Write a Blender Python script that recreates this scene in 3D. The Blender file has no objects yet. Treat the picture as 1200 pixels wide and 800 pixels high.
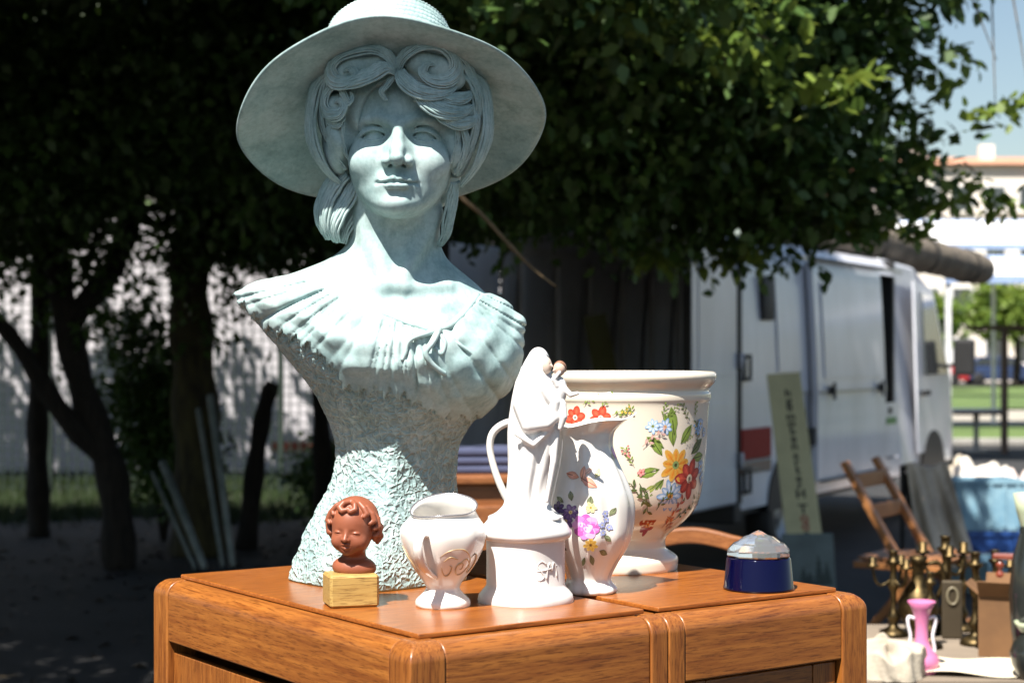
import bpy, bmesh, math, random
import numpy as np
from mathutils import Vector, Matrix, Euler

random.seed(7); RNG = np.random.default_rng(7)
SC = bpy.context.scene
COL = SC.collection
R = math.radians

# ------------------------------------------------------------------ camera
CAMZ = 1.55; FPX = 2000.0; HOR = 415.0; TOPZ = 1.206
cd = bpy.data.cameras.new('camera'); cam = bpy.data.objects.new('camera', cd); COL.objects.link(cam)
cam.location = (0, 0, CAMZ); cam.rotation_euler = (R(90), 0, 0)
cd.sensor_width = 36.0; cd.lens = 36.0 * FPX / 1200.0; cd.shift_y = (HOR - 400.0) / 1200.0
cd.clip_start = 0.05; cd.clip_end = 3000
cd.dof.use_dof = True; cd.dof.focus_distance = 2.45; cd.dof.aperture_fstop = 6.0
SC.camera = cam
SC.render.resolution_x = 1024; SC.render.resolution_y = 682

# ------------------------------------------------------------------ world, sun, exposure
SUN_EL = R(58); SUN_AZ = math.atan2(-0.47, -0.88)       # direction TO the sun (x, y)
world = bpy.data.worlds.new('World'); SC.world = world; world.use_nodes = True
wn = world.node_tree.nodes; wl = world.node_tree.links; wn.clear()
sky = wn.new('ShaderNodeTexSky'); sky.sky_type = 'NISHITA'; sky.sun_disc = False
sky.sun_elevation = SUN_EL; sky.sun_rotation = SUN_AZ; sky.air_density = 1.25; sky.dust_density = 0.8; sky.ozone_density = 1.0
bg = wn.new('ShaderNodeBackground'); bg.inputs['Strength'].default_value = 0.05
wo = wn.new('ShaderNodeOutputWorld'); wl.new(sky.outputs[0], bg.inputs[0]); wl.new(bg.outputs[0], wo.inputs[0])
sd = bpy.data.lights.new('sun', 'SUN'); sd.energy = 5.0; sd.angle = R(0.5); sd.color = (1.0, 0.95, 0.87)
sun = bpy.data.objects.new('sun', sd); COL.objects.link(sun)
to_sun = Vector((math.sin(SUN_AZ) * math.cos(SUN_EL), math.cos(SUN_AZ) * math.cos(SUN_EL), math.sin(SUN_EL)))
sun.rotation_euler = to_sun.to_track_quat('Z', 'Y').to_euler(); sun.location = (-6, -8, 12)
SC.view_settings.view_transform = 'Standard'; SC.view_settings.look = 'None'
SC.view_settings.exposure = 1.3; SC.view_settings.gamma = 1.0
SC.render.engine = 'CYCLES'
SC.cycles.use_denoising = True
SC.cycles.max_bounces = 7; SC.cycles.diffuse_bounces = 3; SC.cycles.glossy_bounces = 3
SC.cycles.transmission_bounces = 6; SC.cycles.transparent_max_bounces = 8
SC.cycles.sample_clamp_indirect = 6.0; SC.cycles.caustics_reflective = False; SC.cycles.caustics_refractive = False

def at(px, py, d):
    """world point seen at photo pixel (px, py) at distance d"""
    return Vector(((px - 600.0) / FPX * d, d, CAMZ + (HOR - py) / FPX * d))

# ------------------------------------------------------------------ materials
def nd(nt, t, **kw):
    n = nt.nodes.new(t)
    for k, v in kw.items():
        if k in n.inputs: n.inputs[k].default_value = v
        else: setattr(n, k, v)
    return n

def mat(name, c1, c2=None, scale=6.0, rough=0.5, rough2=None, bump=0.0, bscale=None, bdist=0.002, metallic=0.0,
        stretch=None, detail=5.0, coat=0.0, contrast=(0.35, 0.65), sss=0.0, trans=0.0, ior=1.45, spec=0.5, emit=None,
        coords='Object', vcol=None):
    m = bpy.data.materials.new(name); m.use_nodes = True; nt = m.node_tree; nt.nodes.clear()
    out = nd(nt, 'ShaderNodeOutputMaterial'); b = nd(nt, 'ShaderNodeBsdfPrincipled')
    nt.links.new(b.outputs[0], out.inputs[0])
    b.inputs['Roughness'].default_value = rough; b.inputs['Metallic'].default_value = metallic
    b.inputs['Coat Weight'].default_value = coat; b.inputs['Coat Roughness'].default_value = 0.12
    b.inputs['Specular IOR Level'].default_value = spec; b.inputs['IOR'].default_value = ior
    b.inputs['Transmission Weight'].default_value = trans
    if sss:
        b.inputs['Subsurface Weight'].default_value = sss; b.inputs['Subsurface Radius'].default_value = (0.004, 0.003, 0.002)
    tc = nd(nt, 'ShaderNodeTexCoord'); mp = nd(nt, 'ShaderNodeMapping')
    nt.links.new(tc.outputs[coords], mp.inputs['Vector'])
    if stretch: mp.inputs['Scale'].default_value = stretch
    no = nd(nt, 'ShaderNodeTexNoise', Scale=scale, Detail=detail, Roughness=0.6)
    nt.links.new(mp.outputs[0], no.inputs['Vector'])
    c2 = c2 or tuple(x * 0.8 for x in c1)
    ramp = nd(nt, 'ShaderNodeValToRGB')
    ramp.color_ramp.elements[0].position = contrast[0]; ramp.color_ramp.elements[1].position = contrast[1]
    ramp.color_ramp.elements[0].color = (*c2, 1); ramp.color_ramp.elements[1].color = (*c1, 1)
    nt.links.new(no.outputs['Fac'], ramp.inputs[0]); nt.links.new(ramp.outputs[0], b.inputs['Base Color'])
    if vcol:
        at_ = nd(nt, 'ShaderNodeAttribute', attribute_name=vcol)
        mx = nd(nt, 'ShaderNodeMix', data_type='RGBA', blend_type='MULTIPLY'); mx.inputs['Factor'].default_value = 1.0
        nt.links.new(ramp.outputs[0], mx.inputs['A']); nt.links.new(at_.outputs['Color'], mx.inputs['B'])
        nt.links.new(mx.outputs['Result'], b.inputs['Base Color'])
    if rough2 is not None:
        mr = nd(nt, 'ShaderNodeMapRange'); mr.inputs['To Min'].default_value = rough; mr.inputs['To Max'].default_value = rough2
        nt.links.new(no.outputs['Fac'], mr.inputs['Value']); nt.links.new(mr.outputs[0], b.inputs['Roughness'])
    if bump:
        bn = nd(nt, 'ShaderNodeTexNoise', Scale=bscale or scale * 5, Detail=4.0, Roughness=0.6)
        nt.links.new(mp.outputs[0], bn.inputs['Vector'])
        bu = nd(nt, 'ShaderNodeBump'); bu.inputs['Strength'].default_value = bump; bu.inputs['Distance'].default_value = bdist
        nt.links.new(bn.outputs['Fac'], bu.inputs['Height']); nt.links.new(bu.outputs[0], b.inputs['Normal'])
    if emit: b.inputs['Emission Color'].default_value = (*emit[:3], 1); b.inputs['Emission Strength'].default_value = emit[3]
    return m

def wood(name, c1, c2, rough=0.35, coat=0.3, fine=1.0):
    """varnished wood, grain along the local X axis of each board"""
    m = bpy.data.materials.new(name); m.use_nodes = True; nt = m.node_tree; nt.nodes.clear()
    out = nd(nt, 'ShaderNodeOutputMaterial'); b = nd(nt, 'ShaderNodeBsdfPrincipled'); nt.links.new(b.outputs[0], out.inputs[0])
    b.inputs['Roughness'].default_value = rough; b.inputs['Coat Weight'].default_value = coat; b.inputs['Coat Roughness'].default_value = 0.2
    tc = nd(nt, 'ShaderNodeTexCoord'); oi = nd(nt, 'ShaderNodeObjectInfo')
    add = nd(nt, 'ShaderNodeVectorMath', operation='ADD'); sc_ = nd(nt, 'ShaderNodeVectorMath', operation='SCALE')
    cmb = nd(nt, 'ShaderNodeCombineXYZ')
    for i in range(3): nt.links.new(oi.outputs['Random'], cmb.inputs[i])
    nt.links.new(cmb.outputs[0], sc_.inputs[0]); sc_.inputs['Scale'].default_value = 7.0
    nt.links.new(tc.outputs['Object'], add.inputs[0]); nt.links.new(sc_.outputs[0], add.inputs[1])
    m1 = nd(nt, 'ShaderNodeMapping'); m1.inputs['Scale'].default_value = (3.5, 55, 55); nt.links.new(add.outputs[0], m1.inputs[0])
    n1 = nd(nt, 'ShaderNodeTexNoise', Scale=2.2, Detail=6.0, Roughness=0.62, Distortion=0.6); nt.links.new(m1.outputs[0], n1.inputs['Vector'])
    m2 = nd(nt, 'ShaderNodeMapping'); m2.inputs['Scale'].default_value = (30 * fine, 420 * fine, 420 * fine); nt.links.new(add.outputs[0], m2.inputs[0])
    n2 = nd(nt, 'ShaderNodeTexNoise', Scale=1.0, Detail=3.0, Roughness=0.7); nt.links.new(m2.outputs[0], n2.inputs['Vector'])
    r1 = nd(nt, 'ShaderNodeValToRGB'); r1.color_ramp.elements[0].position = 0.34; r1.color_ramp.elements[1].position = 0.68
    r1.color_ramp.elements[0].color = (*c2, 1); r1.color_ramp.elements[1].color = (*c1, 1); nt.links.new(n1.outputs['Fac'], r1.inputs[0])
    r2 = nd(nt, 'ShaderNodeValToRGB'); r2.color_ramp.elements[0].position = 0.36; r2.color_ramp.elements[1].position = 0.5
    r2.color_ramp.elements[0].color = (0.36, 0.28, 0.22, 1); r2.color_ramp.elements[1].color = (1, 1, 1, 1); nt.links.new(n2.outputs['Fac'], r2.inputs[0])
    n3 = nd(nt, 'ShaderNodeTexNoise', Scale=5.0, Detail=3.0); nt.links.new(add.outputs[0], n3.inputs['Vector'])
    r3 = nd(nt, 'ShaderNodeValToRGB'); r3.color_ramp.elements[0].position = 0.3; r3.color_ramp.elements[1].position = 0.7
    r3.color_ramp.elements[0].color = (0.78, 0.74, 0.7, 1); r3.color_ramp.elements[1].color = (1, 1, 1, 1); nt.links.new(n3.outputs['Fac'], r3.inputs[0])
    mx = nd(nt, 'ShaderNodeMix', data_type='RGBA', blend_type='MULTIPLY'); mx.inputs['Factor'].default_value = 0.75
    nt.links.new(r1.outputs[0], mx.inputs['A']); nt.links.new(r2.outputs[0], mx.inputs['B'])
    mx2 = nd(nt, 'ShaderNodeMix', data_type='RGBA', blend_type='MULTIPLY'); mx2.inputs['Factor'].default_value = 1.0
    nt.links.new(mx.outputs['Result'], mx2.inputs['A']); nt.links.new(r3.outputs[0], mx2.inputs['B'])
    nt.links.new(mx2.outputs['Result'], b.inputs['Base Color'])
    mr = nd(nt, 'ShaderNodeMapRange'); mr.inputs['To Min'].default_value = rough * 1.5; mr.inputs['To Max'].default_value = rough * 0.75
    nt.links.new(n3.outputs['Fac'], mr.inputs['Value']); nt.links.new(mr.outputs[0], b.inputs['Roughness'])
    bu = nd(nt, 'ShaderNodeBump'); bu.inputs['Strength'].default_value = 0.25; bu.inputs['Distance'].default_value = 0.0006
    nt.links.new(n2.outputs['Fac'], bu.inputs['Height']); nt.links.new(bu.outputs[0], b.inputs['Normal'])
    return m

def patina(name, rough_stone=False):
    """verdigris-painted cast stone"""
    m = bpy.data.materials.new(name); m.use_nodes = True; nt = m.node_tree; nt.nodes.clear()
    out = nd(nt, 'ShaderNodeOutputMaterial'); b = nd(nt, 'ShaderNodeBsdfPrincipled'); nt.links.new(b.outputs[0], out.inputs[0])
    b.inputs['Roughness'].default_value = 0.55; b.inputs['Specular IOR Level'].default_value = 0.35
    tc = nd(nt, 'ShaderNodeTexCoord')
    n1 = nd(nt, 'ShaderNodeTexNoise', Scale=9.0, Detail=6.0, Roughness=0.65); nt.links.new(tc.outputs['Object'], n1.inputs['Vector'])
    r1 = nd(nt, 'ShaderNodeValToRGB')
    e = r1.color_ramp.elements; e[0].position = 0.3; e[1].position = 0.72
    e[0].color = (0.225, 0.345, 0.35, 1); e[1].color = (0.52, 0.615, 0.60, 1)
    e2 = r1.color_ramp.elements.new(0.5); e2.color = (0.375, 0.505, 0.50, 1)
    nt.links.new(n1.outputs['Fac'], r1.inputs[0])
    n2 = nd(nt, 'ShaderNodeTexNoise', Scale=120.0, Detail=3.0, Roughness=0.7); nt.links.new(tc.outputs['Object'], n2.inputs['Vector'])
    r2 = nd(nt, 'ShaderNodeValToRGB'); r2.color_ramp.elements[0].position = 0.3; r2.color_ramp.elements[1].position = 0.6
    r2.color_ramp.elements[0].color = (0.8, 0.82, 0.82, 1); r2.color_ramp.elements[1].color = (1, 1, 1, 1); nt.links.new(n2.outputs['Fac'], r2.inputs[0])
    mx = nd(nt, 'ShaderNodeMix', data_type='RGBA', blend_type='MULTIPLY'); mx.inputs['Factor'].default_value = 1.0
    nt.links.new(r1.outputs[0], mx.inputs['A']); nt.links.new(r2.outputs[0], mx.inputs['B'])
    mg = nd(nt, 'ShaderNodeMapping'); mg.inputs['Scale'].default_value = (1.0, 1.0, 0.35); nt.links.new(tc.outputs['Object'], mg.inputs[0])
    n4 = nd(nt, 'ShaderNodeTexNoise', Scale=26.0, Detail=7.0, Roughness=0.7); nt.links.new(mg.outputs[0], n4.inputs['Vector'])
    r5 = nd(nt, 'ShaderNodeValToRGB'); r5.color_ramp.elements[0].position = 0.33; r5.color_ramp.elements[1].position = 0.52
    r5.color_ramp.elements[0].color = (0.62, 0.66, 0.64, 1); r5.color_ramp.elements[1].color = (1, 1, 1, 1); nt.links.new(n4.outputs['Fac'], r5.inputs[0])
    mx5 = nd(nt, 'ShaderNodeMix', data_type='RGBA', blend_type='MULTIPLY'); mx5.inputs['Factor'].default_value = 0.8
    nt.links.new(mx.outputs['Result'], mx5.inputs['A']); nt.links.new(r5.outputs[0], mx5.inputs['B'])
    last = mx5.outputs['Result']
    bu = nd(nt, 'ShaderNodeBump'); bu.inputs['Strength'].default_value = 0.35; bu.inputs['Distance'].default_value = 0.0006
    nt.links.new(n2.outputs['Fac'], bu.inputs['Height'])
    if rough_stone:
        nz = nd(nt, 'ShaderNodeTexNoise', Scale=60.0, Detail=2.0); nt.links.new(tc.outputs['Object'], nz.inputs['Vector'])
        mxv = nd(nt, 'ShaderNodeMix', data_type='VECTOR'); mxv.inputs['Factor'].default_value = 0.02
        nt.links.new(tc.outputs['Object'], mxv.inputs['A']); nt.links.new(nz.outputs['Color'], mxv.inputs['B'])
        vo = nd(nt, 'ShaderNodeTexVoronoi', feature='DISTANCE_TO_EDGE', Scale=82.0); nt.links.new(mxv.outputs['Result'], vo.inputs['Vector'])
        r3 = nd(nt, 'ShaderNodeValToRGB'); r3.color_ramp.elements[0].position = 0.0; r3.color_ramp.elements[1].position = 0.13
        r3.color_ramp.elements[0].color = (1.5, 1.42, 1.38, 1); r3.color_ramp.elements[1].color = (0.80, 0.82, 0.82, 1)
        nt.links.new(vo.outputs['Distance'], r3.inputs[0])
        mx3 = nd(nt, 'ShaderNodeMix', data_type='RGBA', blend_type='MULTIPLY'); mx3.inputs['Factor'].default_value = 0.45
        nt.links.new(last, mx3.inputs['A']); nt.links.new(r3.outputs[0], mx3.inputs['B']); last = mx3.outputs['Result']
        b2 = nd(nt, 'ShaderNodeBump'); b2.inputs['Strength'].default_value = 0.9; b2.inputs['Distance'].default_value = 0.0028
        b2.invert = True
        r4 = nd(nt, 'ShaderNodeMapRange'); r4.inputs['From Max'].default_value = 0.3; nt.links.new(vo.outputs['Distance'], r4.inputs['Value'])
        nt.links.new(r4.outputs[0], b2.inputs['Height']); nt.links.new(b2.outputs[0], bu.inputs['Normal'])
    nt.links.new(bu.outputs[0], b.inputs['Normal']); nt.links.new(last, b.inputs['Base Color'])
    return m

def leafmat(name, c1, c2, tl=0.35):
    m = bpy.data.materials.new(name); m.use_nodes = True; nt = m.node_tree; nt.nodes.clear()
    out = nd(nt, 'ShaderNodeOutputMaterial')
    at_ = nd(nt, 'ShaderNodeAttribute', attribute_name='tint'); ramp = nd(nt, 'ShaderNodeValToRGB')
    ramp.color_ramp.elements[0].color = (*c2, 1); ramp.color_ramp.elements[1].color = (*c1, 1)
    nt.links.new(at_.outputs['Fac'], ramp.inputs[0])
    p = nd(nt, 'ShaderNodeBsdfPrincipled'); p.inputs['Roughness'].default_value = 0.5; p.inputs['Specular IOR Level'].default_value = 0.4
    t = nd(nt, 'ShaderNodeBsdfTranslucent'); mixs = nd(nt, 'ShaderNodeMixShader'); mixs.inputs[0].default_value = tl
    hs = nd(nt, 'ShaderNodeHueSaturation'); hs.inputs['Value'].default_value = 1.6; hs.inputs['Hue'].default_value = 0.48
    nt.links.new(ramp.outputs[0], p.inputs['Base Color']); nt.links.new(ramp.outputs[0], hs.inputs['Color']); nt.links.new(hs.outputs[0], t.inputs['Color'])
    nt.links.new(p.outputs[0], mixs.inputs[1]); nt.links.new(t.outputs[0], mixs.inputs[2]); nt.links.new(mixs.outputs[0], out.inputs[0])
    return m

# ------------------------------------------------------------------ objects
def thing(name, label, cat, loc=(0, 0, 0), rotz=0.0, group=None):
    o = bpy.data.objects.new(name, None); COL.objects.link(o); o.location = loc; o.rotation_euler = (0, 0, rotz)
    o.empty_display_size = 0.05
    o['label'] = label; o['category'] = cat
    if group: o['group'] = group
    return o
def tag(o, label, cat, group=None):
    o['label'] = label; o['category'] = cat
    if group: o['group'] = group
    return o
def link(name, me, m, parent=None, loc=None, rot=None, smooth=None):
    o = bpy.data.objects.new(name, me); COL.objects.link(o)
    if m is not None: me.materials.clear(); me.materials.append(m)
    if parent is not None: o.parent = parent
    if loc is not None: o.location = loc
    if rot is not None: o.rotation_euler = rot
    if smooth is not None: shade(me, smooth)
    return o
def struct(o, kind='structure'):
    o['kind'] = kind; return o
def shade(me, s=True):
    me.polygons.foreach_set('use_smooth', np.full(len(me.polygons), bool(s)))
def copy_tree(o, parent=None):
    c = o.copy(); COL.objects.link(c); c.parent = parent
    for ch in list(o.children): copy_tree(ch, c)
    return c

class MB:
    """collects shapes for one mesh"""
    def __init__(s): s.v = []; s.f = []; s.sm = []
    def add(s, vs, fs, smooth=False):
        n = len(s.v); s.v.extend([tuple(v) for v in vs]); s.f.extend([tuple(i + n for i in f) for f in fs]); s.sm.extend([smooth] * len(fs)); return s
    def box(s, lo, hi, M=None):
        x0, y0, z0 = lo; x1, y1, z1 = hi
        vs = [(x0,y0,z0),(x1,y0,z0),(x1,y1,z0),(x0,y1,z0),(x0,y0,z1),(x1,y0,z1),(x1,y1,z1),(x0,y1,z1)]
        if M is not None: vs = [M @ Vector(v) for v in vs]
        return s.add(vs, [(0,3,2,1),(4,5,6,7),(0,1,5,4),(1,2,6,5),(2,3,7,6),(3,0,4,7)])
    def prism(s, poly, y0, y1, M=None):
        """polygon in xz extruded along y"""
        n = len(poly); vs = [(x, y0, z) for x, z in poly] + [(x, y1, z) for x, z in poly]
        if M is not None: vs = [M @ Vector(v) for v in vs]
        fs = [tuple(range(n)), tuple(reversed(range(n, 2 * n)))] + [(i, n + i, n + (i + 1) % n, (i + 1) % n) for i in range(n)]
        return s.add(vs, fs)
    def tube(s, pts, rad, n=8, cap=True, smooth=True, flat=1.0):
        pts = [Vector(p) for p in pts]; m = len(pts)
        rad = [rad] * m if not hasattr(rad, '__len__') else rad
        t0 = (pts[1] - pts[0]).normalized(); up = Vector((0, 0, 1)) if abs(t0.z) < 0.9 else Vector((1, 0, 0))
        nrm = t0.cross(up).normalized(); vs = []
        for i, p in enumerate(pts):
            t = (pts[min(i + 1, m - 1)] - pts[max(i - 1, 0)]).normalized()
            nrm = (nrm - t * nrm.dot(t)); nrm = nrm.normalized() if nrm.length > 1e-9 else t.orthogonal().normalized()
            bi = t.cross(nrm)
            for k in range(n):
                a = 2 * math.pi * k / n; vs.append(p + (nrm * math.cos(a) + bi * math.sin(a) * flat) * rad[i])
        fs = [(i*n+k, i*n+(k+1) % n, (i+1)*n+(k+1) % n, (i+1)*n+k) for i in range(m-1) for k in range(n)]
        if cap: fs += [tuple(reversed(range(n))), tuple(range((m-1)*n, m*n))]
        return s.add(vs, fs, smooth)
    def lathe(s, prof, n=48, c=(0, 0, 0), smooth=True, cap=True, fn=None, M=None):
        vs = []; m = len(prof)
        for j, (r, z) in enumerate(prof):
            for k in range(n):
                a = 2 * math.pi * k / n
                x, y, zz = r * math.cos(a), r * math.sin(a), z
                if fn: x, y, zz = fn(a, r, z, j)
                vs.append((c[0] + x, c[1] + y, c[2] + zz))
        if M is not None: vs = [M @ Vector(v) for v in vs]
        fs = [(i*n+k, i*n+(k+1) % n, (i+1)*n+(k+1) % n, (i+1)*n+k) for i in range(m-1) for k in range(n)]
        if cap: fs += [tuple(reversed(range(n))), tuple(range((m-1)*n, m*n))]
        return s.add(vs, fs, smooth)
    def grid(s, fn, nu, nv, smooth=True):
        vs = [fn(i / nu, j / nv) for j in range(nv + 1) for i in range(nu + 1)]
        fs = [(j*(nu+1)+i, j*(nu+1)+i+1, (j+1)*(nu+1)+i+1, (j+1)*(nu+1)+i) for j in range(nv) for i in range(nu)]
        return s.add(vs, fs, smooth)
    def mesh(s, name='m'):
        me = bpy.data.meshes.new(name); me.from_pydata(s.v, [], s.f)
        me.polygons.foreach_set('use_smooth', np.array(s.sm, dtype=bool)); me.update(); return me
    def build(s, name, m, parent=None, loc=None, rot=None, bevel=0.0, seg=2):
        me = s.mesh(name)
        if bevel:
            bm = bmesh.new(); bm.from_mesh(me)
            bmesh.ops.bevel(bm, geom=bm.edges[:], offset=bevel, segments=seg, profile=0.5, affect='EDGES', clamp_overlap=True)
            bm.to_mesh(me); bm.free()
        return link(name, me, m, parent, loc, rot)

def np_mesh(name, v, faces):
    """fast mesh from numpy verts (n,3) and faces (m,k)"""
    v = np.asarray(v, np.float32); faces = np.asarray(faces, np.int32); k = faces.shape[1]
    me = bpy.data.meshes.new(name); me.vertices.add(len(v)); me.vertices.foreach_set('co', v.ravel())
    me.loops.add(faces.size); me.loops.foreach_set('vertex_index', faces.ravel())
    me.polygons.add(len(faces)); me.polygons.foreach_set('loop_start', np.arange(0, faces.size, k, dtype=np.int32))
    me.polygons.foreach_set('loop_total', np.full(len(faces), k, np.int32))
    me.update(calc_edges=True); return me

def crom(pts, n):
    """Catmull-Rom through pts"""
    P = [np.array(p, float) for p in pts]; P = [2 * P[0] - P[1]] + P + [2 * P[-1] - P[-2]]; out = []
    segs = len(P) - 3
    for q in range(n):
        u = q / (n - 1) * segs; i = min(int(u), segs - 1); t = u - i; a, b, c, d = P[i:i+4]
        out.append(0.5 * ((2*b) + (-a+c)*t + (2*a-5*b+4*c-d)*t*t + (-a+3*b-3*c+d)*t**3))
    return out

# ------------------------------------------------------------------ signed-distance sculpting
def S_ell(P, c, r):
    x, y, z = (P[0]-c[0]), (P[1]-c[1]), (P[2]-c[2])
    k0 = np.sqrt((x/r[0])**2 + (y/r[1])**2 + (z/r[2])**2); k1 = np.sqrt((x/r[0]**2)**2 + (y/r[1]**2)**2 + (z/r[2]**2)**2) + 1e-9
    return k0 * (k0 - 1.0) / k1
def S_sph(P, c, r): return np.sqrt((P[0]-c[0])**2 + (P[1]-c[1])**2 + (P[2]-c[2])**2) - r
def S_cap(P, a, b, ra, rb=None):
    rb = ra if rb is None else rb; a = np.array(a, float); b = np.array(b, float); ba = b - a
    x, y, z = P[0]-a[0], P[1]-a[1], P[2]-a[2]
    t = np.clip((x*ba[0] + y*ba[1] + z*ba[2]) / (ba @ ba), 0, 1)
    return np.sqrt((x-ba[0]*t)**2 + (y-ba[1]*t)**2 + (z-ba[2]*t)**2) - (ra + (rb-ra)*t)
def S_chain(P, pts, rads, k=0.0):
    d = None
    for i in range(len(pts)-1):
        c = S_cap(P, pts[i], pts[i+1], rads[i], rads[i+1]); d = c if d is None else (smin(d, c, k) if k else np.minimum(d, c))
    return d
def smin(a, b, k):
    h = np.clip(0.5 + 0.5*(b-a)/k, 0, 1); return b*(1-h) + a*h - k*h*(1-h)
def smax(a, b, k): return -smin(-a, -b, k)

def surface(F, xs, ys, zs, name='sdf'):
    """surface nets on a (possibly uneven) grid"""
    S = F < 0; nx, ny, nz = F.shape
    cnt = np.zeros((nx-1, ny-1, nz-1), np.int8)
    for i in (0, 1):
        for j in (0, 1):
            for k in (0, 1): cnt += S[i:nx-1+i, j:ny-1+j, k:nz-1+k]
    mask = (cnt > 0) & (cnt < 8); I, J, K = np.nonzero(mask)
    idx = np.full(mask.shape, -1, np.int32); idx[mask] = np.arange(len(I))
    acc = np.zeros((len(I), 3)); num = np.zeros(len(I)); cor = [(a, b, c) for a in (0, 1) for b in (0, 1) for c in (0, 1)]
    for a in cor:
        for ax in range(3):
            if a[ax]: continue
            b = list(a); b[ax] = 1
            fa = F[I+a[0], J+a[1], K+a[2]]; fb = F[I+b[0], J+b[1], K+b[2]]
            c = (fa < 0) != (fb < 0); t = np.where(c, fa / np.where(c, fa - fb, 1), 0)
            pa = np.stack([xs[I+a[0]], ys[J+a[1]], zs[K+a[2]]], 1); pb = np.stack([xs[I+b[0]], ys[J+b[1]], zs[K+b[2]]], 1)
            acc += np.where(c[:, None], pa + (pb-pa)*t[:, None], 0); num += c
    V = acc / num[:, None]; faces = []
    d = S[:-1, 1:-1, 1:-1] != S[1:, 1:-1, 1:-1]; i, j, k = np.nonzero(d); j += 1; k += 1; fl = S[i, j, k]
    q = np.stack([idx[i, j-1, k-1], idx[i, j, k-1], idx[i, j, k], idx[i, j-1, k]], 1); q[~fl] = q[~fl][:, ::-1]; faces.append(q)
    d = S[1:-1, :-1, 1:-1] != S[1:-1, 1:, 1:-1]; i, j, k = np.nonzero(d); i += 1; k += 1; fl = S[i, j, k]
    q = np.stack([idx[i-1, j, k-1], idx[i-1, j, k], idx[i, j, k], idx[i, j, k-1]], 1); q[~fl] = q[~fl][:, ::-1]; faces.append(q)
    d = S[1:-1, 1:-1, :-1] != S[1:-1, 1:-1, 1:]; i, j, k = np.nonzero(d); i += 1; j += 1; fl = S[i, j, k]
    q = np.stack([idx[i-1, j-1, k], idx[i, j-1, k], idx[i, j, k], idx[i-1, j, k]], 1); q[~fl] = q[~fl][:, ::-1]; faces.append(q)
    return V, np.concatenate(faces)
def sdf_obj(name, F, xs, ys, zs, m, parent=None, loc=None, rot=None, warp=None):
    V, Q = surface(F, xs, ys, zs)
    if warp is not None: V = warp(V)
    me = np_mesh(name, V, Q); shade(me, True); return link(name, me, m, parent, loc, rot)
def axis(lo, hi, fine, coarse, f0, f1):
    """uneven axis: fine step inside [f0, f1]"""
    a = np.arange(lo, f0, coarse); b = np.arange(f0, f1, fine); c = np.arange(f1, hi + coarse, coarse)
    return np.concatenate([a, b, c]).astype(np.float32)
def G(xs, ys, zs): return (xs[:, None, None], ys[None, :, None], zs[None, None, :])
def hermite(x, xp, fp):
    """monotone-ish cubic interpolation"""
    xp = np.asarray(xp, float); fp = np.asarray(fp, float)
    if xp[0] > xp[-1]: xp = xp[::-1]; fp = fp[::-1]
    h = np.diff(xp); s = np.diff(fp)/h; m = np.zeros(len(xp)); m[0] = s[0]; m[-1] = s[-1]
    for i in range(1, len(xp)-1): m[i] = 0 if s[i-1]*s[i] <= 0 else 2*s[i-1]*s[i]/(s[i-1]+s[i])
    x = np.clip(x, xp[0], xp[-1]); i = np.clip(np.searchsorted(xp, x) - 1, 0, len(h)-1); t = (x-xp[i])/h[i]
    return ((2*t**3-3*t*t+1)*fp[i] + (t**3-2*t*t+t)*h[i]*m[i] + (-2*t**3+3*t*t)*fp[i+1] + (t**3-t*t)*h[i]*m[i+1])
def hash3(i, j, k, s):
    n = np.sin(i*127.1 + j*311.7 + k*74.7 + s*53.3)*43758.5453; return n - np.floor(n)
def worley(V, cell):
    """distance to nearest / second-nearest jittered point for each vertex, plus the cell's random value"""
    p = V / cell; b = np.floor(p); d1 = np.full(len(V), 9.0); d2 = np.full(len(V), 9.0); val = np.zeros(len(V))
    for i in (-1, 0, 1):
        for j in (-1, 0, 1):
            for k in (-1, 0, 1):
                c = b + (i, j, k); q = c + np.stack([hash3(c[:,0], c[:,1], c[:,2], s) for s in (1, 2, 3)], 1)
                d = np.sqrt(((p-q)**2).sum(1)); hv = hash3(c[:,0], c[:,1], c[:,2], 4)
                near = d < d1; d2 = np.where(near, d1, np.minimum(d2, d)); val = np.where(near, hv, val); d1 = np.where(near, d, d1)
    return d1, d2, val
def vnormals(V, Q):
    n = np.cross(V[Q[:,1]]-V[Q[:,0]], V[Q[:,2]]-V[Q[:,0]]); out = np.zeros_like(V)
    for k in range(Q.shape[1]): np.add.at(out, Q[:, k], n)
    return out / (np.linalg.norm(out, axis=1, keepdims=True) + 1e-12)
# ------------------------------------------------------------------ shared materials
M_PAT = patina('verdigris paint'); M_PATR = patina('verdigris chiselled stone', True)
M_OAK = wood('varnished oak', (0.38, 0.138, 0.026), (0.21, 0.062, 0.011), rough=0.34, coat=0.25)
M_OAKTOP = wood('varnished oak top', (0.41, 0.140, 0.026), (0.26, 0.074, 0.012), rough=0.28, coat=0.22)
M_PINE = wood('pale pine', (0.52, 0.36, 0.12), (0.40, 0.25, 0.07), rough=0.45, coat=0.1)
M_BRASS = mat('aged brass', (0.13, 0.09, 0.04), (0.03, 0.024, 0.014), scale=40, rough=0.34, rough2=0.6, metallic=1.0)
M_DARK = mat('dark void paint', (0.02, 0.02, 0.022), rough=0.7)

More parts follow.
